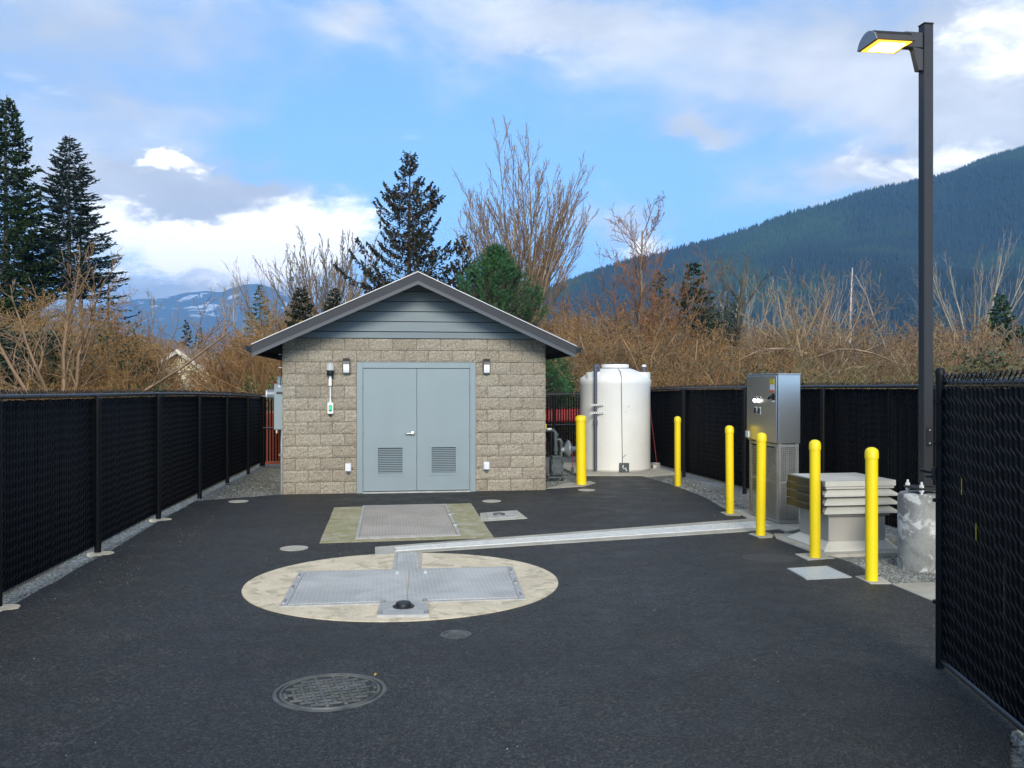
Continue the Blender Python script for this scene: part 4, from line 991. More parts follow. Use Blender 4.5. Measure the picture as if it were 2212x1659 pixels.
mb = MB(); mb.tube([(-.02, -.29, 2.13), (-.04, -.60, 2.05), (-.06, -.745, 1.93), (-.065, -.758, 1.85), (-.055, -.752, 1.2), (-.045, -.75, .5), (-.04, -.76, .08)], .006, 6); mb.tube([(-.04, -.76, .30), (-.0, -.765, .33), (.03, -.765, .36)], .005, 5)
mb.lathe([(.297, 2.128), (.297, 2.14)], 40); mb.build('tie_cable', M['gas'], tk)
mb = MB(); mb.box(-.11, .08, -.83, -.75, -.01, .19, .004); mb.build('anchor_plate', M['gas'], tk)
mb = MB(); mb.tube([(-.04, -.835, .15), (-.06, -.84, .11), (-.03, -.84, .07), (.0, -.84, .10), (.02, -.84, .03)], .012, 8); mb.build('shackle', M['galv'], tk)
mb = MB(); mb.tube([(.74, .05, 1.75), (.80, .0, 1.0), (.90, -.05, .1)], .010, 6); mb.build('tie_rope', M['rope'], tk)
mb = MB(); mb.box(.80, .96, -.12, .02, -.03, .12, .01); mb.build('rope_anchor', M['pedestal'], tk)

# ------------------------------------------------------------------ gas meter
gm_ = empty('gas_meter', (.80, 17.0, gz), ROT); tag(gm_, 'grey gas meter with pipes and round regulator at the right corner of the building', 'gas meter')
mb = MB(); mb.tube([(-.2, 0, .98), (-.02, 0, .98), (.02, 0, .94), (.03, 0, .62), (.03, 0, .52)], .036, 12); mb.lathe([(.048, .86), (.048, .92)], 12, (.03, 0, 0)); mb.lathe([(.048, .58), (.048, .66)], 12, (.03, 0, 0))
mb.tube([(.13, -.02, .45), (.13, -.02, .76), (.11, -.01, .80), (.06, 0, .80)], .032, 12); mb.lathe([(.043, .70), (.043, .76)], 12, (.13, -.02, 0)); mb.build('riser_pipe', M['gas'], gm_, True)
mb = MB(); mb.box(-.08, .14, -.12, .12, .12, .46, .03); mb.lathe([(.115, -.145), (.115, -.12)], 20, (.03, 0, .28), 'y'); mb.box(-.06, .12, -.09, .09, .461, .50, .01); mb.build('meter_body', M['gas'], gm_)
mb = MB(); mb.lathe([(.04, .17), (.06, .19), (.16, .24), (.17, .255), (.17, .275), (.155, .29), (.06, .33), (.055, .335)], 24, (0, -.02, .62), 'x'); mb.tube([(.13, -.02, .60), (.2, -.02, .62)], .05, 12); mb.build('regulator', M['gas_light'], gm_, True)
mb = MB(); mb.tube([(.335, -.02, .62), (.56, -.02, .62)], .05, 14); mb.build('regulator_spring_case', M['gas_light'], gm_, True)
mb = MB(); mb.tube([(.56, -.02, .62), (.59, -.02, .62)], .055, 14); mb.build('red_cap', M['red'], gm_)
mb = MB(); mb.box(-.14, .16, -.1, .1, .085, .115); mb.box(.05, .09, -.04, .04, 0, .085); mb.lathe([(.03, -.02), (.03, .085)], 10, (.17, .03, 0)); mb.build('support_stand', M['gas'], gm_)
mb = MB(); mb.tube([(-.17, 0, 1.0), (-.17, 0, 1.1)], .02, 8); mb.build('yellow_tag', M['yellow'], gm_)
mb = MB(); mb.lathe([(.05, .99), (.05, 1.02)], 12, (-.1, 0, 0)); mb.build('union', M['white_pl'], gm_)

# red post between bollard and tank pad
e = empty('red_utility_riser', (1.23, 18.3, gz)); tag(e, 'thin dark post with red wires behind the thick bollard', 'utility post')
mb = MB(); mb.box(-.03, .03, -.03, .03, -.02, .16, .005); mb.build('base', M['gas'], e)
mb = MB(); mb.tube([(0, 0, .16), (.01, 0, .35), (0, 0, .55)], .008, 6); mb.build('wire', M['red'], e)
# things behind the back fence
e = empty('orange_drum', (-5.62, 21.1, -.1)); tag(e, 'orange barrel behind the gap at the left end of the back fence', 'barrel')
mb = MB(); mb.lathe([(.30, 0), (.30, .1), (.24, .12), (.24, .9), (.27, .92), (.27, 1.25), (.2, 1.28)], 20); mb.build('body', M['orange'], e, True)
e = empty('red_equipment', (1.5, 24.2, -.1), .1); tag(e, 'red machine seen through the back fence beside the white tank', 'machine')
mb = MB(); mb.box(-.6, .7, -.2, .3, .9, 1.25, .05); mb.build('body', M['red'], e)
for xa_ in (-.5, .5): mb = MB(); mb.box(xa_, xa_+.08, -.1, 0, 0, .9); mb.build('leg', M['black'], e)

# ------------------------------------------------------------------ mountains and forest
def vnoise(x, y, seed=0):
    r = np.random.default_rng(seed); T_ = r.random((257, 257)); 
    xi = np.floor(x).astype(int); yi = np.floor(y).astype(int); fx = x-xi; fy = y-yi
    fx = fx*fx*(3-2*fx); fy = fy*fy*(3-2*fy); g = lambda a, b: T_[a % 257, b % 257]
    return (g(xi, yi)*(1-fx)+g(xi+1, yi)*fx)*(1-fy)+(g(xi, yi+1)*(1-fx)+g(xi+1, yi+1)*fx)*fy
def fbm(x, y, o=5, seed=0):
    s = 0; a = .5
    for i in range(o): s = s+a*vnoise(x*2**i, y*2**i, seed+i); a *= .5
    return s
def mountain(name, ridge, Zr, Zf, Zb, m, lab, amp, seed, nx=260, nz=120):
    """ridge: list of (x,y) of the photo at 2212 px width, giving the skyline at distance Zr"""
    rx = np.array([(p[0]*K-512)*Zr/F for p in ridge]); rz = np.array([HC+(Y0-p[1]*K)*Zr/F for p in ridge])
    X = np.linspace(rx[0], rx[-1], nx); R0 = np.interp(X, rx, rz)
    t = np.linspace(0, 1, nz); Yv = np.where(t < .75, Zf+(Zr-Zf)*t/.75, Zr+(Zb-Zr)*(t-.75)/.25)
    XX, YY = np.meshgrid(X, Yv)
    up = np.clip((YY-Zf)/(Zr-Zf), 0, 1); dn = np.clip((Zb-YY)/(Zb-Zr), 0, 1)
    h = np.where(YY <= Zr, up**.95, dn)
    L = Zr-Zf
    g = fbm((XX*.8+YY*.9)/L*3.0+50, (XX*.3-YY*.3)/L*1.2+50, 5, seed)          # diagonal spurs
    g2 = np.abs(g-.48)*2
    sc = (YY/Zr)                                   # keep columns fanning towards the ridge
    ZZ = R0[None]*h*(1-amp*(1-up)**.7*0) - R0.max()*amp*(.55-g2)*np.sin(np.pi*np.clip(up, 0, 1))*np.where(YY <= Zr, 1, 0) + R0.max()*.02*(fbm(XX/L*14, YY/L*14, 4, seed+9)-.5)*h
    XW = XX*(.25+.75*YY/Zr)
    V = np.stack([XW, YY, ZZ-.5], 2).reshape(-1, 3)
    i = np.arange(nz-1)[:, None]*nx+np.arange(nx-1)[None]; i = i.ravel()
    Fc = np.stack([i, i+1, i+1+nx, i+nx], 1)
    o = np_mesh(name, V, Fc, m, smooth=True); tag(o, lab, kind='structure'); return V.reshape(nz, nx, 3)
M['hill'] = mat('forest_floor', (.020, .034, .020), .95, 0, 0, .012, col2=(.035, .05, .022), bump=3, bscale=.05)
ms, mt_, mb_ = newmat('far_rock'); tcc = mt_.n('ShaderNodeTexCoord'); v_ = tcc.outputs['Object']
spx = mt_.n('ShaderNodeSeparateXYZ'); mt_.link(v_, spx.inputs[0])
nn_ = mt_.noise(v_, .006, 8, .62, .6); hi_ = mt_.smooth(spx.outputs[2], 520, 1100)
snow = mt_.m('MULTIPLY', mt_.smooth(nn_, .59, .63), mt_.smooth(mt_.m('ADD', spx.outputs[2], mt_.m('MULTIPLY', nn_, 370)), 640, 860))
mt_.link(mt_.mix(snow, (.07, .09, .085, 1), (.75, .77, .8, 1)), mb_.inputs['Base Color']); mb_.inputs['Roughness'].default_value = .9; M['far_rock'] = ms
VR = mountain('forested_mountain', [(1020, 690), (1130, 648), (1230, 612), (1290, 588), (1350, 572), (1430, 552), (1480, 535), (1560, 512), (1640, 486), (1710, 462), (1800, 440), (1860, 420), (1900, 412), (1990, 395), (2050, 378), (2120, 348), (2212, 322), (2330, 285), (2500, 250), (2750, 240)],
              2200, 800, 3400, M['hill'], 'steep blue-green forested mountain rising to the right', .42, 3)
VL = mountain('distant_mountain', [(-500, 640), (-200, 655), (60, 668), (200, 664), (300, 645), (330, 644), (370, 640), (400, 632), (440, 628), (480, 631), (500, 622), (530, 613), (565, 612), (590, 622), (640, 645), (720, 660), (850, 640), (980, 655), (1200, 690)],
              8000, 5200, 8700, M['far_rock'], 'distant pale mountain with snow patches on the left horizon', .22, 21, 200, 80)
# conifers covering the mountain (uncountable)
M['hill_tree'] = mat('hill_conifers', (.010, .036, .022), .9, 0, 0, .004, col2=(.030, .072, .020), island=.4, mottle=((.008, .026, .022), .0025, .45, .55))
def cone_forest(name, P, H, Wd, m, lab):
    k = len(P); n = 5; V = np.zeros((k, n+1, 3)); ph = rng.random(k)*6.28
    for q in range(n):
        t = ph+2*math.pi*q/n; V[:, q] = P+np.stack([np.cos(t)*Wd, np.sin(t)*Wd, H*rng.uniform(.0, .12, k)], 1)
    V[:, n] = P+np.stack([np.zeros(k), np.zeros(k), H], 1)
    fc = np.array([[q, (q+1) % n, n] for q in range(n)])
    o = np_mesh(name, V.reshape(-1, 3), (fc[None]+(np.arange(k)*(n+1))[:, None, None]).reshape(-1, 3), m); tag(o, lab, 'forest', kind='stuff'); return o
nzv, nxv, _ = VR.shape; kk_ = 110000
u = rng.random(kk_)*(nxv-2); v = rng.random(kk_)**.8*.77*(nzv-2); iu = u.astype(int); iv = v.astype(int); fu = (u-iu)[:, None]; fv = (v-iv)[:, None]
Pm = (VR[iv, iu]*(1-fu)+VR[iv, iu+1]*fu)*(1-fv)+(VR[iv+1, iu]*(1-fu)+VR[iv+1, iu+1]*fu)*fv
sel = (np.abs(Pm[:, 0]/Pm[:, 1]) < .75); Pm = Pm[sel]; kk_ = len(Pm)
Hm = rng.uniform(8, 17, kk_); cone_forest('mountain_forest', Pm, Hm, Hm*.21, M['hill_tree'], 'dark conifer forest covering the mountain on the right')
# low tree line at the valley edge, far left and right
kk_ = 2600; xx = rng.uniform(-420, 500, kk_); yy = rng.uniform(330, 620, kk_)
cone_forest('valley_forest', np.stack([xx, yy, np.zeros(kk_)], 1), rng.uniform(9, 21, kk_), rng.uniform(1.6, 3.2, kk_), mat('valley_trees', (.028, .048, .024), .9, 0, .3, .02, col2=(.055, .05, .025), island=.4), 'low dark wood across the valley below the mountains')

# ------------------------------------------------------------------ vegetation builders
def TP(x, Z): return Vector(((x*K-512)*Z/F, Z, -.1))          # tree base for a column of the photo at distance Z
def TH(y, Z): return 1.95+(Y0-y*K)*Z/F                        # height reached by a row of the photo at distance Z
def unit(v): return v/(np.linalg.norm(v)+1e-9)
class Twigs:
    def __init__(s, seed): s.r = np.random.default_rng(seed); s.a = []; s.b = []; s.tips = []
    def grow(s, p, d, L, r, lvl, pr):
        """pr: dict(n, kids, ang, ratio, up, wob, maxl, r_ratio, start)"""
        R = s.r; n = pr.get('n', 5); dst = s.a if lvl <= pr.get('trunk_lvl', 0) else s.b
        pts = [np.array(p, float)]; dd = unit(np.array(d, float)); ds = [dd]
        for i in range(n):
            dd = unit(dd+R.normal(0, pr['wob'], 3)+np.array([0, 0, pr['up'][min(lvl, len(pr['up'])-1)]])/n); pts.append(pts[-1]+dd*L/n); ds.append(dd)
        re = r*pr.get('taper', .35)
        for i in range(n):
            r0 = r+(re-r)*i/n; r1 = r+(re-r)*(i+1)/n; dst.append((*pts[i], *pts[i+1], max(r0, pr['rmin']), max(r1, pr['rmin'])))
        if lvl >= pr['maxl']: s.tips.append((pts[-1], dd)); return
        k = pr['kids'][min(lvl, len(pr['kids'])-1)]; st = pr['start'][min(lvl, len(pr['start'])-1)]
        for j in range(k):
            t = st+(1-st)*((j+R.random())/k); q = t*n; i = min(int(q), n-1); f = q-i
            bp = pts[i]*(1-f)+pts[i+1]*f; bd = ds[i]
            a = pr['ang'][min(lvl, len(pr['ang'])-1)]*R.uniform(.6, 1.3); ax = unit(np.cross(bd, R.normal(size=3))); nd = bd*math.cos(a)+np.cross(ax, bd)*math.sin(a)
            ratio = pr['ratio'][min(lvl, len(pr['ratio'])-1)]
            s.grow(bp, nd, L*ratio*R.uniform(.6, 1.15)*(1-.45*t if pr.get('conic', True) else 1), (r+(re-r)*t)*pr.get('r_ratio', .55), lvl+1, pr)
BARK = {}
def bark(nm, c, isl=.35): 
    if nm not in BARK:
        m, t, b = newmat(nm); g = t.n('ShaderNodeNewGeometry'); oi = t.n('ShaderNodeObjectInfo')
        gold = (c[0]*1.25, c[1]*1.28, c[2]*1.15); grey = (c[0]*.82, c[1]*.95, c[2]*1.25); red = (c[0]*1.05, c[1]*.85, c[2]*.8)
        cc = t.ramp(oi.outputs['Random'], [(0, grey), (.3, c), (.6, red), (1, gold)])
        k = t.m('ADD', t.m('MULTIPLY', g.outputs['Random Per Island'], 2*isl), 1-isl); q = t.n('ShaderNodeCombineColor'); [t.link(k, q.inputs[i]) for i in range(3)]
        t.link(t.mix(1.0, cc, q.outputs[0], 'MULTIPLY'), b.inputs['Base Color']); b.inputs['Roughness'].default_value = .8; BARK[nm] = m
    return BARK[nm]
def bare_tree(name, loc, tw, m1, m2, lab, cat='tree', group=None, rz=0.0, kind=None):
    e = empty(name, loc, rz); tag(e, lab, cat, group, kind)
    if tw.a: V, Fc = seg_arrays(tw.a, 6); np_mesh('trunk', V, Fc, m1, e, True)
    if tw.b: V, Fc = seg_arrays(tw.b, 3); np_mesh('crown', V, Fc, m2, e)
    return e
def conifer(name, loc, H, Rb, cb, lab, col, seed, nb=230, per=80, droop=-.25, tip=.15, prof=lambda t: 1-t, sl=.30, sw=.05, upsweep=0.0, trunk_c=(.10, .085, .06), tr=None, cat='conifer tree', cones=0, gaps=0.0, two=False, isl=.5, group=None, hang=.35):
    R = np.random.default_rng(seed); e = empty(name, loc); tag(e, lab, cat, group)
    tr = tr or H*.016
    mb = MB(); pts = [(math.sin(k*.9)*H*.003, math.cos(k*1.3)*H*.003, H*k/8) for k in range(9)]; mb.tube(pts, [tr*(1-.93*k/8) for k in range(9)], 8)
    if two: mb.tube([(p[0]+.5, p[1]+.3, p[2]*.82) for p in pts], [tr*.85*(1-.93*k/8) for k in range(9)], 8)
    mb.build('trunk', bark(name+str(seed)+'_bark', trunk_c), e, True)
    segs = []; lp, ld, ll, lw = [], [], [], []
    for b in range(nb):
        t = (b+R.random())/nb; 
        if R.random() < gaps*(.4+math.sin(t*31)*.6): continue
        z = cb+(H-cb)*t*.985; Lb = max(.12, Rb*prof(t)*R.uniform(.72, 1.12)); az = b*2.39996+R.normal(0, .3)
        d = np.array([math.cos(az), math.sin(az), droop*(1-t)+upsweep+R.normal(0, .06)]); p = np.array([0, 0, z]); n = 6; pts = [p]
        for i in range(n):
            d = unit(d+np.array([0, 0, tip*(i/n)])+R.normal(0, .05, 3)); pts.append(pts[-1]+d*Lb/n)
        pts = np.array(pts); r0 = max(.012, Lb*.012)
        for i in range(n): segs.append((*pts[i], *pts[i+1], r0*(1-i/n*.8), r0*(1-(i+1)/n*.8)))
        k = max(6, int(per*Lb/Rb)+4); s = R.random(k)**.75; s = .12+.88*s; q = s*n; i = np.minimum(q.astype(int), n-1); f = (q-i)[:, None]
        bp = pts[i]*(1-f)+pts[i+1]*f; bd = pts[i+1]-pts[i]; bd /= np.linalg.norm(bd, axis=1, keepdims=True)
        side = np.cross(bd, [0, 0, 1.]); side /= np.linalg.norm(side, axis=1, keepdims=True)+1e-9
        sg = R.choice([-1, 1], k)[:, None]; spread = (1-s)[:, None]*Lb*.28*R.random(k)[:, None]
        dd = bd*R.uniform(.3, 1.0, (k, 1))+side*sg*R.uniform(.2, 1.0, (k, 1))+np.array([[0, 0, -1.]])*R.uniform(-.15, hang*2, (k, 1))+R.normal(0, .15, (k, 3))
        lp.append(bp+side*sg*spread+np.array([[0, 0, -1.]])*spread*.3); ld.append(dd); ll.append(sl*R.uniform(.5, 1.3, k)*(.5+.5*Lb/Rb)); lw.append(sw*R.uniform(.6, 1.3, k))
    V, Fc = seg_arrays(segs, 3); V2, F2 = leaf_arrays(np.concatenate(lp), np.concatenate(ld), np.concatenate(ll), np.concatenate(lw))
    np_mesh('branches', V, Fc, bark(name+str(seed)+'_bark', trunk_c), e)
    np_mesh('crown', V2, F2, mat(name+str(seed)+'_needles', col[0], .75, 0, 0, .55, col2=col[1], island=isl, spec=.25), e)
    if cones:
        P = np.concatenate(lp); idx = R.integers(0, len(P), cones); P = P[idx]; P = P[P[:, 2] > H*.35]
        V3, F3 = leaf_arrays(P, np.tile([[0, 0, -1.]], (len(P), 1))+R.normal(0, .2, (len(P), 3)), R.uniform(.15, .34, len(P)), R.uniform(.05, .09, len(P)))
        np_mesh('cones', V3, F3, mat('cones', (.055, .034, .02), .8, island=.4), e)
    return e

# --- named conifers
GR = ((.016, .034, .012), (.030, .055, .014)); BG = ((.014, .028, .020), (.026, .046, .030)); DK = ((.012, .020, .009), (.030, .030, .014))
conifer('spruce_tree', TP(14, 48), TH(205, 48), 5.8, 1.0, 'tall dense dark green spruce at the left edge of the photo', GR, 11, 460, 260, -.35, .3, lambda t: (1-t)**.62*.62+.02 if t > .25 else .60+.2*(.25-t), 0.36, .05)
conifer('fir_tree', TP(150, 50), TH(292, 50), 2.75, 6.8, 'blue-green fir with two bare lower trunks right of the big spruce', BG, 12, 330, 150, -.05, .12, lambda t: (1-t)**.62*(1.0 if t > .1 else .9)+.03, .30, .032, two=True, trunk_c=(.20, .17, .12), tr=.26, gaps=.15, hang=.12)
conifer('fir_tree', TP(235, 56), TH(560, 56), 3.2, 2.0, 'small ragged dark fir low behind the thicket right of the two-trunk fir', BG, 13, 70, 60, -.05, .1, lambda t: (1-t)*.9+.1, .36, .05, gaps=.3, hang=.12)
conifer('spruce_tree', TP(885, 46), TH(326, 46), 5.6, 2.0, 'dark brownish spruce full of cones behind the roof ridge', DK, 14, 230, 230, .0, .35, lambda t: (1-t)**.9*(.85+.25*math.sin(t*19))+.05, .26, .042, upsweep=.25, cones=2400, gaps=.5, trunk_c=(.07, .05, .035), hang=.45)
conifer('spruce_tree', TP(1000, 49), TH(505, 49), 2.6, 1.5, 'lower brown-tipped conifer between the cone-laden spruce and the bare tree', DK, 15, 120, 60, .0, .3, lambda t: (1-t)**.8+.05, .3, .06, upsweep=.3, cones=900, gaps=.2)
conifer('fir_tree', TP(562, 90), TH(612, 90), 3.4, 1.0, 'pale green slender conifer left of the roof slope', ((.045, .075, .022), (.07, .09, .03)), 16, 120, 55, -.1, .1, lambda t: (1-t)**.9+.04, .45, .09, gaps=.2)
conifer('fir_tree', TP(650, 34), TH(618, 34), .95, 2.5, 'small dark conifer tip above the left roof slope', DK, 17, 90, 50, -.1, .2, lambda t: (1-t)**.6*.9+.08, .2, .04)
conifer('fir_tree', TP(722, 34), TH(622, 34), .75, 2.8, 'smaller dark conifer tip nearer the roof ridge', DK, 18, 80, 45, -.1, .2, lambda t: (1-t)**.6*.9+.08, .2, .04)
conifer('fir_tree', TP(403, 130), TH(690, 130), 2.4, .5, 'far small dark conifer left of the distant pair above the thicket', BG, 19, 60, 40, -.1, .1, lambda t: (1-t)+.05, .6, .15)
conifer('fir_tree', TP(432, 150), TH(702, 150), 2.6, .5, 'far small dark conifer right of the distant pair above the thicket', BG, 20, 60, 40, -.1, .1, lambda t: (1-t)+.05, .6, .15)
conifer('fir_tree', TP(1498, 44), TH(562, 44), 2.1, 1.2, 'dark green fir among the brown trees right of the tank', ((.016, .032, .014), (.032, .05, .02)), 22, 150, 80, -.1, .15, lambda t: (1-t)**.7*.95+.05, .32, .06, gaps=.12)
conifer('fir_tree', TP(1425, 52), TH(585, 52), 1.9, 1.2, 'olive fir half hidden in the brown trees right of the tank', ((.05, .055, .018), (.07, .065, .025)), 23, 110, 60, -.1, .15, lambda t: (1-t)**.7*.95+.05, .32, .06, gaps=.2)
conifer('fir_tree', TP(2162, 60), TH(632, 60), 2.0, .5, 'small bright green fir at the right beyond the gate', ((.025, .055, .018), (.035, .07, .025)), 24, 120, 60, -.15, .15, lambda t: (1-t)**.75+.05, .4, .08)
conifer('fir_tree', TP(2215, 58), TH(700, 58), 2.0, .5, 'low green fir sloping away at the right edge', ((.025, .055, .018), (.035, .07, .025)), 25, 100, 60, -.2, .1, lambda t: (1-t)**.6+.05, .4, .08)

# --- bushy pine behind the roof: upright needle tufts
def pine(name, loc, H, Rw, lab, seed, n_tuft=1100):
    R = np.random.default_rng(seed); e = empty(name, loc); tag(e, lab, 'pine tree')
    mb = MB(); mb.tube([(0, 0, 0), (.05, 0, H*.5), (0, .05, H*.93)], [.16, .1, .03], 8); mb.build('trunk', bark('pine_bark', (.10, .07, .045)), e, True)
    P = []; segs = []
    while len(P) < n_tuft:
        t = R.random(); z = H*(.18+.8*t); rr = Rw*(1-t)**.55*(.86+.2*math.sin(t*11+seed)); a = R.random()*6.28; q = R.random()**.33
        lump = 1+.18*math.sin(a*3+z*2.1)+.1*math.sin(a*7-z*3)
        P.append((math.cos(a)*rr*q*lump, math.sin(a)*rr*q*lump, z))
    P = np.array(P); out_d = P*np.array([1, 1, 0]); out_d /= np.linalg.norm(out_d, axis=1, keepdims=True)+.4
    dirs = out_d*.55+np.array([[0, 0, .9]])+R.normal(0, .18, P.shape); dirs /= np.linalg.norm(dirs, axis=1, keepdims=True)
    for i in range(0, len(P)):
        b = P[i]-dirs[i]*.25-np.array([0, 0, .25]); segs.append((*(b*np.array([.6, .6, 1])), *P[i], .014, .01))
    lp, ld, ll, lw = [], [], [], []; k = 34
    for i in range(k):
        s = R.uniform(0, .34, (len(P), 1)); perp = np.cross(dirs, R.normal(size=P.shape)); perp /= np.linalg.norm(perp, axis=1, keepdims=True)+1e-9
        lp.append(P+dirs*s); ld.append(dirs*R.uniform(.5, 1.1, (len(P), 1))+perp); ll.append(R.uniform(.07, .13, len(P))); lw.append(R.uniform(.006, .011, len(P)))
    V, Fc = seg_arrays(segs, 3); np_mesh('branches', V, Fc, bark('pine_bark', (.10, .07, .045)), e)
    V, Fc = leaf_arrays(np.concatenate(lp), np.concatenate(ld), np.concatenate(ll), np.concatenate(lw))
    np_mesh('crown', V, Fc, mat('pine_needles'+str(seed), (.022, .075, .026), .6, 0, 0, .9, col2=(.045, .12, .038), island=.45, spec=.3), e); return e
pine('pine_tree', TP(1072, 25), TH(545, 25), 2.05, 'bushy bright green pine behind the right roof slope', 31, 1700)
pine('young_pine', TP(1196, 25.5), TH(765, 25.5), .62, 'young green pine beside the right wall of the building', 32, 230)
pine('young_pine', TP(1222, 26.5), TH(790, 26.5), .42, 'smallest young green pine behind the back fence', 33, 120)

# --- named bare trees
tw = Twigs(41); H4 = TH(262, 42)
pr = dict(n=7, kids=[0, 9, 6, 2], ang=[.4, .30, .34, .4], ratio=[.6, .44, .42, .5], up=[.2, .38, .40, .35], wob=.05, maxl=4, start=[.2, .16, .15, .2], rmin=.012, r_ratio=.5, trunk_lvl=1, taper=.2)
tw.a.append((0, 0, 0, 0, 0, 2.2, .38, .33))
for k in range(46):
    az = k*2.39996+tw.r.normal(0, .2); lean = .03+.48*math.sqrt((k+.5)/46); tw.grow((0, 0, 1.6+3.0*tw.r.random()), (math.cos(az)*lean, math.sin(az)*lean*.8, 1), (H4-2)*.73*(1.08-.5*lean)*tw.r.uniform(.80, 1.06), 0.062, 1, dict(pr, kids=[0, 15, 7, 0], maxl=3, ang=[.4, .40, .42, .4], ratio=[.6, .30, .42, .4], up=[.2, .14, .35, .3], wob=.045, rmin=.0098))
bare_tree('bare_tree', TP(1128, 42), tw, bark('warm_bark', (.20, .15, .09)), bark('warm_twig', (.21, .155, .095)), 'tallest bare fan-shaped tree behind the right roof slope')
tw = Twigs(42); H5 = TH(487, 58)
for k in range(24):
    az = k*2.39996; lean = .12+.55*math.sqrt((k+.5)/24); tw.grow((0, 0, 1.5+tw.r.random()*2.5), (math.cos(az)*lean, math.sin(az)*lean*.8, 1), (H5-3)*.90*(1.0-.25*lean)*tw.r.uniform(.78, 1.05), .09, 1, dict(pr, kids=[0, 8, 6, 2], rmin=.016))
tw.a.append((0, 0, 0, 0, 0, 3.0, .35, .3))
bare_tree('bare_tree', TP(702, 58), tw, bark('grey_bark', (.15, .125, .095)), bark('grey_twig', (.17, .14, .11)), 'rounded bare tree behind the left roof slope')
prt = dict(n=6, kids=[9, 7, 5], ang=[.75, .7, .7], ratio=[.5, .5, .5], up=[.1, .35, .3], wob=.12, maxl=3, start=[.25, .2, .2], rmin=.009, r_ratio=.5, trunk_lvl=0, taper=.3)
tw = Twigs(43); tw.grow((0, 0, 0), (.0, 0, 1), TH(500, 40), .13, 0, dict(prt, kids=[30, 8, 5], ratio=[.40, .5, .5], start=[.15, .2, .2])); 
for k in range(9): az = k*1.05; tw.grow((0, 0, .3), (math.cos(az)*.55, math.sin(az)*.45, 1), TH(560, 40)*.9, .07, 1, dict(prt, kids=[9, 10, 6]))
bare_tree('bare_tree', TP(1385, 40), tw, bark('warm_bark', (.20, .15, .09)), bark('orange_twig', (.23, .135, .065)), 'twisty orange-brown bare tree standing above the right end of the tank')
tw = Twigs(44); tw.grow((0, 0, 0), (.08, 0, 1), TH(600, 42), .24, 0, dict(prt, kids=[16, 7, 5], ratio=[.5, .5, .5], ang=[.7, .7, .7]))
bare_tree('bare_tree', TP(1542, 42), tw, bark('mossy_bark', (.055, .05, .03)), bark('dark_twig', (.10, .085, .055)), 'dark trunked bare tree right of the dark green fir')
tw = Twigs(45)
for k in range(7): az = k*2.4; tw.grow((0, 0, .4), (math.cos(az)*.45, math.sin(az)*.4, 1), TH(604, 36)*.9, .09, 1, dict(prt, kids=[9, 12, 7], ratio=[.5, .42, .5]))
for sx_, zz_ in ((1.0, 2.6), (.9, 3.6), (-1, 3.9), (1, 1.4), (-.8, 2.2)): tw.grow((0, 0, zz_*.8), (sx_, -.3, .42), 3.8, .075, 1, dict(prt, up=[0, -.5, .2], kids=[8, 7, 4]))
bare_tree('bare_tree', TP(1742, 36), tw, bark('pale_bark', (.34, .27, .18)), bark('pale_twig', (.22, .165, .11)), 'bare tree with long pale horizontal limbs behind the steel cabinet')
for x, Zt, top, sd, lab in ((2105, 75, 522, 46, 'pale rounded bare tree on the skyline right of the light pole'), (1935, 85, 575, 47, 'pale spindly bare tree on the skyline left of the light pole'), (2010, 90, 590, 60, 'pale thin bare tree close behind the light pole'),
                            (1760, 95, 605, 61, 'faint pale bare tree rising above the cabinet thicket'), (1610, 80, 620, 48, 'greyish bare tree right of the dark trunked tree'), (525, 80, 610, 49, 'thin grey bare tree against the distant mountain'), (485, 85, 640, 50, 'lower thin grey bare tree left of the pale green conifer'),
                            (330, 70, 640, 51, 'thin bare sapling against the left end of the distant mountain'), (610, 52, 560, 52, 'brown bare tree left of the rounded bare tree'), (790, 50, 560, 53, 'brown bare tree between the rounded tree and the cone-laden spruce')):
    tw = Twigs(sd); Hh = TH(top, Zt); full = x in (2105, 610, 790, 1610, 1760)
    if full:
        for k in range(9): az = k*2.4; lean = .15+.5*math.sqrt((k+.5)/9); tw.grow((0, 0, Hh*.18), (math.cos(az)*lean, math.sin(az)*lean, 1), Hh*.82*(1-.2*lean), Hh*.008, 1, dict(pr, kids=[0, 8, 6, 0], maxl=3, rmin=.014 if Zt > 60 else .009))
        tw.a.append((0, 0, 0, 0, 0, Hh*.2, Hh*.02, Hh*.017))
    else: tw.grow((0, 0, 0), (.03, 0, 1), Hh, Hh*.010, 0, dict(prt, kids=[20, 7, 0], ratio=[.30, .5], maxl=2, rmin=.013, start=[.3, .2]))
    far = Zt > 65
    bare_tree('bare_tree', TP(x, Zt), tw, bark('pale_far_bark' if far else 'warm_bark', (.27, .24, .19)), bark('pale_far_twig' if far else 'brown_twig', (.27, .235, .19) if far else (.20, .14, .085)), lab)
tw = Twigs(62); tw.grow((0, 0, 0), (0, 0, 1), TH(580, 120), .22, 0, dict(prt, kids=[6], maxl=1, ratio=[.08], wob=.02, start=[.4], rmin=.04))
bare_tree('dead_snag', TP(1838, 120), tw, bark('snag', (.5, .48, .44)), bark('snag', (.5, .48, .44)), 'thin pale dead trunk standing before the mountain', 'dead tree')
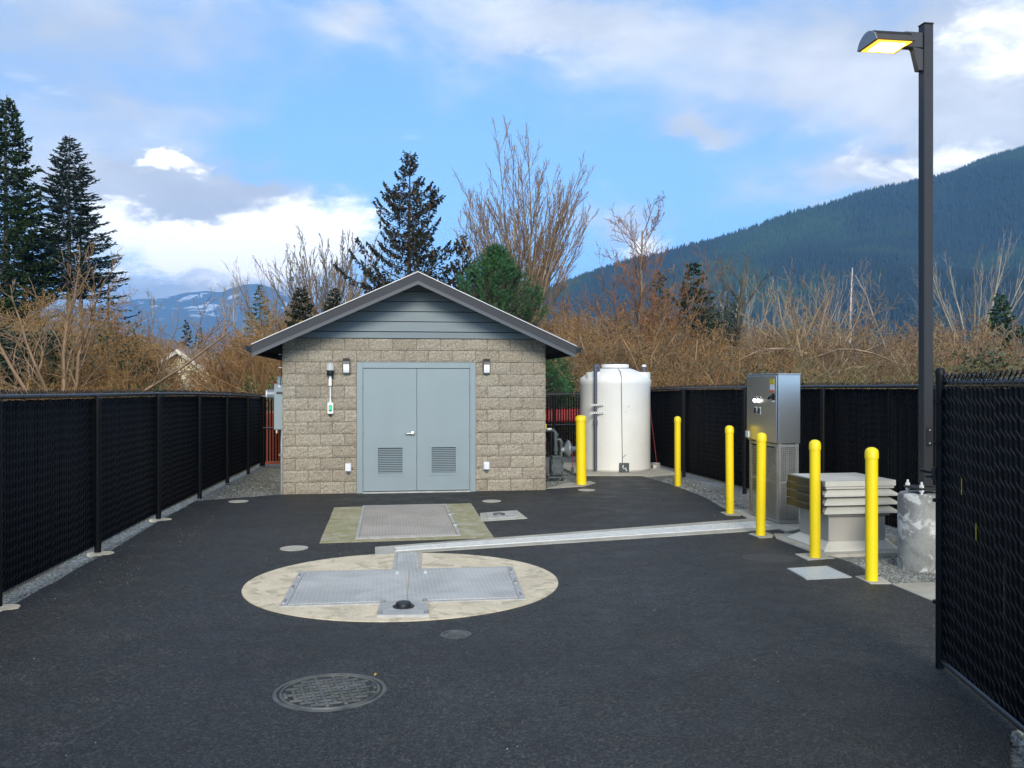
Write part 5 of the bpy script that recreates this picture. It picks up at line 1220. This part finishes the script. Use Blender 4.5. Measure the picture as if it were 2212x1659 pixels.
# pale open-branched shrub at the far left
tw = Twigs(63)
for (dx, dz, L_) in ((.9, .55, 5.2), (-.7, .9, 4.2), (.25, 1, 4.4), (-1, .35, 3.6), (.6, .9, 4.4), (-.2, 1, 3.8)): tw.grow((0, 0, .6), (dx, -.1, dz), L_, .075, 1, dict(prt, kids=[9, 12, 8, 5], wob=.10, up=[.1, .25, .2], ratio=[.5, .5, .5]))
bare_tree('bare_shrub', TP(130, 24), tw, bark('pale_shrub_bark', (.26, .21, .13)), bark('pale_shrub_twig', (.24, .185, .11)), 'pale spreading bare shrub in front of the dark spruce at the far left', 'shrub')

# --- thicket of bare bushes: a few source bushes per colour, copied
def bush(seed, Hb, stems, kids, wob=.34, lean=.85, rmin=.0068, sr=.022):
    tw = Twigs(seed); P_ = dict(n=6, kids=[0]+kids, ang=[.6, .8, .85, .8], ratio=[.5, .42, .5, .5], up=[.2, .05, .0, .1], wob=wob, maxl=len(kids)+1, start=[.1, .2, .15], rmin=rmin, r_ratio=.5, trunk_lvl=1, taper=.3)
    for k in range(stems):
        az = tw.r.random()*6.28; l = lean*math.sqrt(tw.r.random()); o_ = tw.r.normal(0, .35, 2)
        tw.grow((o_[0], o_[1], 0), (math.cos(az)*l, math.sin(az)*l, 1), Hb*tw.r.uniform(.6, 1.05), sr*tw.r.uniform(.7, 1.6), 1, P_)
    return tw
def bush_src(nm, tw, c1, c2, lab, grp):
    e = bare_tree(nm, (0, 0, -50), tw, bark(c1[0], c1[1]), bark(c2[0], c2[1], .75), lab, 'bush', grp)
    for ch in e.children:
        ch.name = 'stems' if ch.name.startswith('trunk') else 'twigs'
    return e
def place(srcs, spots):
    for k, (x, Zt, top) in enumerate(spots):
        s_, base_h = srcs[k % len(srcs)]
        if 'used' in s_: o = copy_tree(s_)
        else: o = s_; s_['used'] = 1
        p = TP(x, Zt); o.location = p; q = TH(top, Zt)/base_h; o.scale = (q*random.uniform(.95, 1.25), q*random.uniform(.95, 1.25), q); o.rotation_euler = (0, 0, random.uniform(0, 6.28))
def toprow(x, tab): return float(np.interp(x, [t[0] for t in tab], [t[1] for t in tab]))
L_TOP = [(0, 650), (60, 645), (150, 650), (230, 660), (290, 715), (400, 745), (500, 725), (560, 705), (620, 650), (700, 640), (800, 640), (900, 640), (1000, 640)]
R_TOP = [(1150, 660), (1200, 650), (1270, 630), (1350, 625), (1420, 650), (1500, 700), (1580, 715), (1650, 680), (1740, 665), (1830, 690), (1900, 715), (1960, 695), (2060, 675), (2140, 700), (2212, 720), (2300, 720)]
def spots(x0, x1, n, z0, z1, tab, lo, hi):
    S_ = []
    for k in range(n):
        x = x0+(x1-x0)*(k+random.random())/n; zz_ = random.uniform(z0, z1)
        if 262 < x < 530 and zz_ < 35: continue
        S_.append((x, zz_, toprow(x, tab)+random.uniform(lo, hi)))
    random.shuffle(S_); return S_
A1 = [(bush_src('bare_bush', bush(70+i, 5, 17, [13, 7, 2] if i == 0 else [12, 8, 2]), ('brown_stem', (.22, .14, .06)), ('brown_fine', (.265, .155, .052)), 'brown leafless bush in the tangled thicket behind the left fence', 'brown bushes behind the left fence'), 5) for i in range(3)]
place(A1, spots(-60, 620, 34, 28, 36, L_TOP, 10, 90) + spots(-60, 660, 28, 37, 46, L_TOP, -20, 45) + spots(-40, 620, 16, 24, 27, L_TOP, 90, 140))
A2 = [(bush_src('bare_bush', bush(80+i, 5, 15, [11, 7, 2], rmin=.0085, sr=.026), ('brown_stem2', (.27, .19, .11)), ('red_fine', (.25, .15, .058)), 'brown leafless bush in the tangled thicket right of the building', 'brown bushes right of the building'), 5) for i in range(3)]
place(A2, spots(1120, 1640, 30, 28, 36, R_TOP, 15, 110) + spots(1150, 1640, 24, 37, 48, R_TOP, -25, 45) + spots(640, 1120, 12, 36, 46, L_TOP, -5, 20))
A3 = [(bush_src('bare_bush', bush(90+i, 5, 15, [10, 6, 2], rmin=.0115, sr=.034), ('brown_stem3', (.30, .22, .14)), ('russet_fine', (.245, .16, .07)), 'russet leafless bush in the tangled thicket behind the right fence', 'russet bushes behind the right fence'), 5) for i in range(2)]
place(A3, spots(1620, 2330, 36, 34, 46, R_TOP, 5, 80) + spots(1640, 2330, 24, 48, 62, R_TOP, -22, 25))
A4 = [(bush_src('bare_bush', bush(95+i, 5, 15, [10, 6, 2], rmin=.010, sr=.028), ('olive_stem', (.22, .19, .10)), ('olive_fine', (.18, .145, .055)), 'olive-grey leafless bush low behind the right fence', 'olive bushes behind the right fence'), 5) for i in range(2)]
place(A4, spots(1560, 2320, 24, 26, 33, [(1500, 735), (1900, 735), (2212, 730), (2330, 730)], -10, 45))
for k_, (x_, z_, l_) in enumerate(((268, 29, 'leftmost'), (296, 31, 'second from the left'), (495, 29, 'third from the left'), (522, 30, 'rightmost'))):
    bare_tree('bare_bush', TP(x_, z_), bush(130+k_, 3.6, 15, [12, 7, 2], .2, .28), bark('brown_stem', (.22, .14, .06)), bark('brown_fine', (.265, .155, .052)), 'narrow brown bush near the cream house, the %s of four' % l_, 'bush')
def fan(seed, Hb):
    tw = Twigs(seed)
    for k in range(11): az = k*2.4; lean = .15+.6*math.sqrt((k+.5)/11); tw.grow((0, 0, Hb*.12), (math.cos(az)*lean, math.sin(az)*lean, 1), Hb*.7*(1-.25*lean), Hb*.010, 1, dict(pr, ang=[.4, .5, .5, .5], kids=[0, 9, 7, 2], wob=.13, maxl=4, rmin=.010))
    tw.a.append((0, 0, 0, 0, 0, Hb*.15, Hb*.02, Hb*.017)); return tw
A5 = [(bush_src('bare_thicket_tree', fan(140+i, 6), ('tan_stem', (.22, .16, .09)), ('tan_fine', (.26, .185, .10)), 'round-crowned leafless tree rising out of the thicket behind the right fence', 'round-crowned trees behind the right fence'), 6.4) for i in range(2)]
place(A5, [(1215, 38, 625), (1300, 40, 600), (1455, 39, 640), (1600, 46, 650), (1655, 42, 640), (1700, 50, 620), (1800, 46, 625), (1865, 52, 650), (1925, 47, 650), (1985, 50, 640), (2040, 46, 640), (2095, 52, 625), (2150, 45, 660), (2215, 50, 650), (1560, 50, 655)])
A6 = [(bush_src('bare_thicket_tree', fan(144, 6), ('tan_stem2', (.22, .15, .075)), ('tan_fine2', (.27, .17, .075)), 'round-crowned leafless tree rising out of the thicket behind the left fence', 'round-crowned trees behind the left fence'), 6.4)]
place(A6, [(30, 38, 640), (95, 36, 655), (175, 38, 640), (215, 41, 630), (262, 40, 660), (548, 44, 660), (600, 40, 600), (640, 43, 590), (660, 40, 610), (770, 42, 590)])
A1 += A5+A6
tw = bush(120, 4, 6, [5, 3, 0]); bare_tree('bare_bush', TP(372, 30), tw, bark('brown_stem', (.22, .14, .06)), bark('brown_fine', (.265, .155, .052)), 'sparse arching brown bush right in front of the cream house', 'bush')
tw = bush(121, 3.2, 6, [5, 3, 0]); bare_tree('bare_bush', TP(440, 29), tw, bark('brown_stem', (.22, .14, .06)), bark('brown_fine', (.265, .155, .052)), 'sparse brown bush at the right corner of the cream house', 'bush')
for s_, _ in A1+A2+A3+A4: del s_['used']
for o in bpy.data.objects:
    if 'used' in o: del o['used']
# leafy evergreen shrubs
def leafy(name, x, Zt, top, Rw, col, lab, seed, n=5000, zb=0.0, lf=.12):
    R = np.random.default_rng(seed); e = empty(name, TP(x, Zt)); tag(e, lab, 'shrub'); H = TH(top, Zt)
    cs = R.normal(size=(38, 3))*np.array([Rw*.42, Rw*.42, H*.20])+np.array([0, 0, H*.52]); cs[:, 2] = np.clip(cs[:, 2], H*.1, H*.86)
    P = cs[R.integers(0, len(cs), n)]+R.normal(size=(n, 3))*np.array([Rw, Rw, H*.6])*.13; P = P[(P[:, 2] > zb) & (P[:, 2] < H*1.02)]; n = len(P)
    V, Fc = leaf_arrays(P, R.normal(size=(n, 3))+np.array([0, 0, .3]), R.uniform(.6, 1.3, n)*lf, R.uniform(.25, .4, n)*lf)
    np_mesh('leaves', V, Fc, mat(name+str(seed), col[0], .5, 0, 0, 1.5, col2=col[1], island=.5), e)
    tw = Twigs(seed)
    for c_ in cs[:22]:
        tw.a.append((0, 0, 0, *(c_*.5), .03, .02)); tw.a.append((*(c_*.5), *c_, .02, .008))
    V, Fc = seg_arrays(tw.a, 4); np_mesh('stems', V, Fc, bark('leafy_stem', (.10, .08, .05)), e); return e
leafy('evergreen_shrub', 20, 26, 705, 1.9, ((.010, .022, .007), (.022, .040, .010)), 'dark evergreen shrub at the far left behind the fence', 101, 9000)
leafy('evergreen_shrub', 120, 27, 765, 1.4, ((.012, .022, .007), (.03, .042, .012)), 'dark evergreen shrub under the pale bare shrub', 102, 7000)
leafy('evergreen_shrub', 250, 29, 700, 1.5, ((.05, .06, .02), (.07, .075, .03)), 'olive green shrub inside the brown thicket left of the cream house', 103, 3500)
leafy('evergreen_shrub', 560, 27, 812, 1.2, ((.05, .085, .02), (.08, .11, .03)), 'bright green shrub behind the left fence near the building', 104, 3500)
leafy('evergreen_shrub', 330, 25, 835, .9, ((.03, .07, .015), (.05, .09, .02)), 'low green shrub just above the left fence rail', 105, 1800)
leafy('evergreen_shrub', 2120, 27, 752, 1.7, ((.045, .055, .018), (.065, .07, .025)), 'olive green shrub above the open gate at the right', 106, 4500)
leafy('evergreen_shrub', 1650, 27, 775, 1.4, ((.05, .06, .02), (.075, .075, .03)), 'olive green shrub behind the steel cabinet', 107, 2500)
leafy('ivy_column', 1538, 41.5, 640, .8, ((.02, .035, .012), (.035, .05, .02)), 'dark ivy mass climbing the dark trunked tree', 108, 3500)
leafy('evergreen_shrub', 1210, 27, 838, .8, ((.03, .06, .02), (.06, .07, .02)), 'low green shrub behind the back fence beside the young pines', 109, 1500)
# uncountable undergrowth behind the thickets
def undergrowth(name, x0, x1, z0, z1, n, hmax, col, lab, seed):
    R = np.random.default_rng(seed); Zt = R.uniform(z0, z1, n); xs = R.uniform(x0, x1, n); X = (xs*K-512)*Zt/F
    P = np.stack([X, Zt, R.random(n)**1.5*.5], 1); L = R.uniform(.4, 1, n)*hmax; d = R.normal(0, .75, (n, 3)); d[:, 2] = 1
    d /= np.linalg.norm(d, axis=1, keepdims=True); mid = P+d*L[:, None]*.5; d2 = d+R.normal(0, .6, (n, 3)); end = mid+d2*L[:, None]*.5
    r = R.uniform(.006, .012, n)[:, None]
    okm = ~((xs > 305) & (xs < 478) & (Zt < 35)); P, mid, end, r = P[okm], mid[okm], end[okm], r[okm]
    V, Fc = seg_arrays(np.concatenate([np.hstack([P, mid, r, r*.8]), np.hstack([mid, end, r*.8, r*.5])]), 3)
    o = np_mesh(name, V, Fc, bark(name+str(seed), col, .75)); tag(o, lab, 'undergrowth', kind='stuff')
undergrowth('undergrowth', -80, 650, 25, 40, 11000, 2.4, (.20, .13, .055), 'dense brown stalks filling the thicket behind the left fence', 111)
undergrowth('undergrowth', 1120, 1640, 27, 42, 9000, 2.4, (.18, .115, .055), 'dense brown stalks filling the thicket right of the building', 112)
undergrowth('undergrowth', 1600, 2330, 32, 48, 11000, 2.6, (.19, .125, .065), 'dense russet stalks filling the thicket behind the right fence', 113)

# ------------------------------------------------------------------ houses behind the thicket
M['cream'] = mat('cream_siding', (.72, .64, .42), .6, 0, .1, 2)
def house(x, Zt, apex, half, eave, dep, lab, wallm, seed):
    p = TP(x, Zt); e = empty('house', p, .05); tag(e, lab, 'house'); hA = TH(apex, Zt); hE = TH(eave, Zt)
    mb = MB(); mb.prismY([(-half, 0), (half, 0), (half, hE-.05), (0, hA-.1), (-half, hE-.05)], 0, dep); mb.build('wall', wallm, e)
    mb = MB(); z = .2
    while z < hA-.25:
        w_ = half-.02 if z < hE-.05 else half*(hA-.1-z)/(hA-hE-.05)-.02
        if w_ > .05: mb.prismX([(-.035, z), (-.005, z), (-.005, z+.17), (-.008, z+.17)], -w_, w_)
        z += .18
    mb.build('siding', wallm, e)
    sl = (hA-hE)/half; oh = .3
    mb = MB(); mb.prismY([(-half-oh, hE-sl*oh), (half*0, hA), (half+oh, hE-sl*oh), (half+oh, hE-sl*oh+.12), (0, hA+.13), (-half-oh, hE-sl*oh+.12)], -.3, dep+.3); mb.build('roof', mat('house_roof'+str(seed), (.26, .20, .16), .85, 0, .2, 2), e)
    mb = MB(); 
    for s_ in (-1, 1):
        Pq = [(s_*(half+oh), hE-sl*oh-.12), (0, hA-.12), (0, hA+.04), (s_*(half+oh), hE-sl*oh+.04)]; mb.prismY(Pq[::-1] if s_ < 0 else Pq, -.335, -.302)
    mb.build('barge_board', mat('barge'+str(seed), (.62, .56, .46), .6), e)
    return e
house(388, 34.5, 757, 1.12, 803, 3.5, 'cream clapboard house gable, built small and near, seen through the thicket', M['cream'], 1)  # a distant house, scaled down and set nearer; no shed stands here
house(300, 60, 728, 2.8, 775, 7, 'larger brown-roofed house mostly hidden in the thicket left of the cream one', mat('tan_siding', (.34, .26, .18), .7), 2)

# ------------------------------------------------------------------ air
mb = MB(); mb.box(-8800, 8800, -280, 8800, -2, 760); hz_o = mb.build('haze', None); hz_o.data.materials.clear()
hm = bpy.data.materials.new('haze'); hm.use_nodes = True; ht = hm.node_tree; ht.nodes.clear()
ho = ht.nodes.new('ShaderNodeOutputMaterial'); hv = ht.nodes.new('ShaderNodeVolumePrincipled'); ht.links.new(hv.outputs[0], ho.inputs['Volume'])
hv.inputs['Color'].default_value = (.25, .55, 1.0, 1); hv.inputs['Density'].default_value = .00014; hv.inputs['Anisotropy'].default_value = .0
hz_o.data.materials.append(hm); tag(hz_o, 'pale blue air haze over the valley', 'haze', kind='stuff')
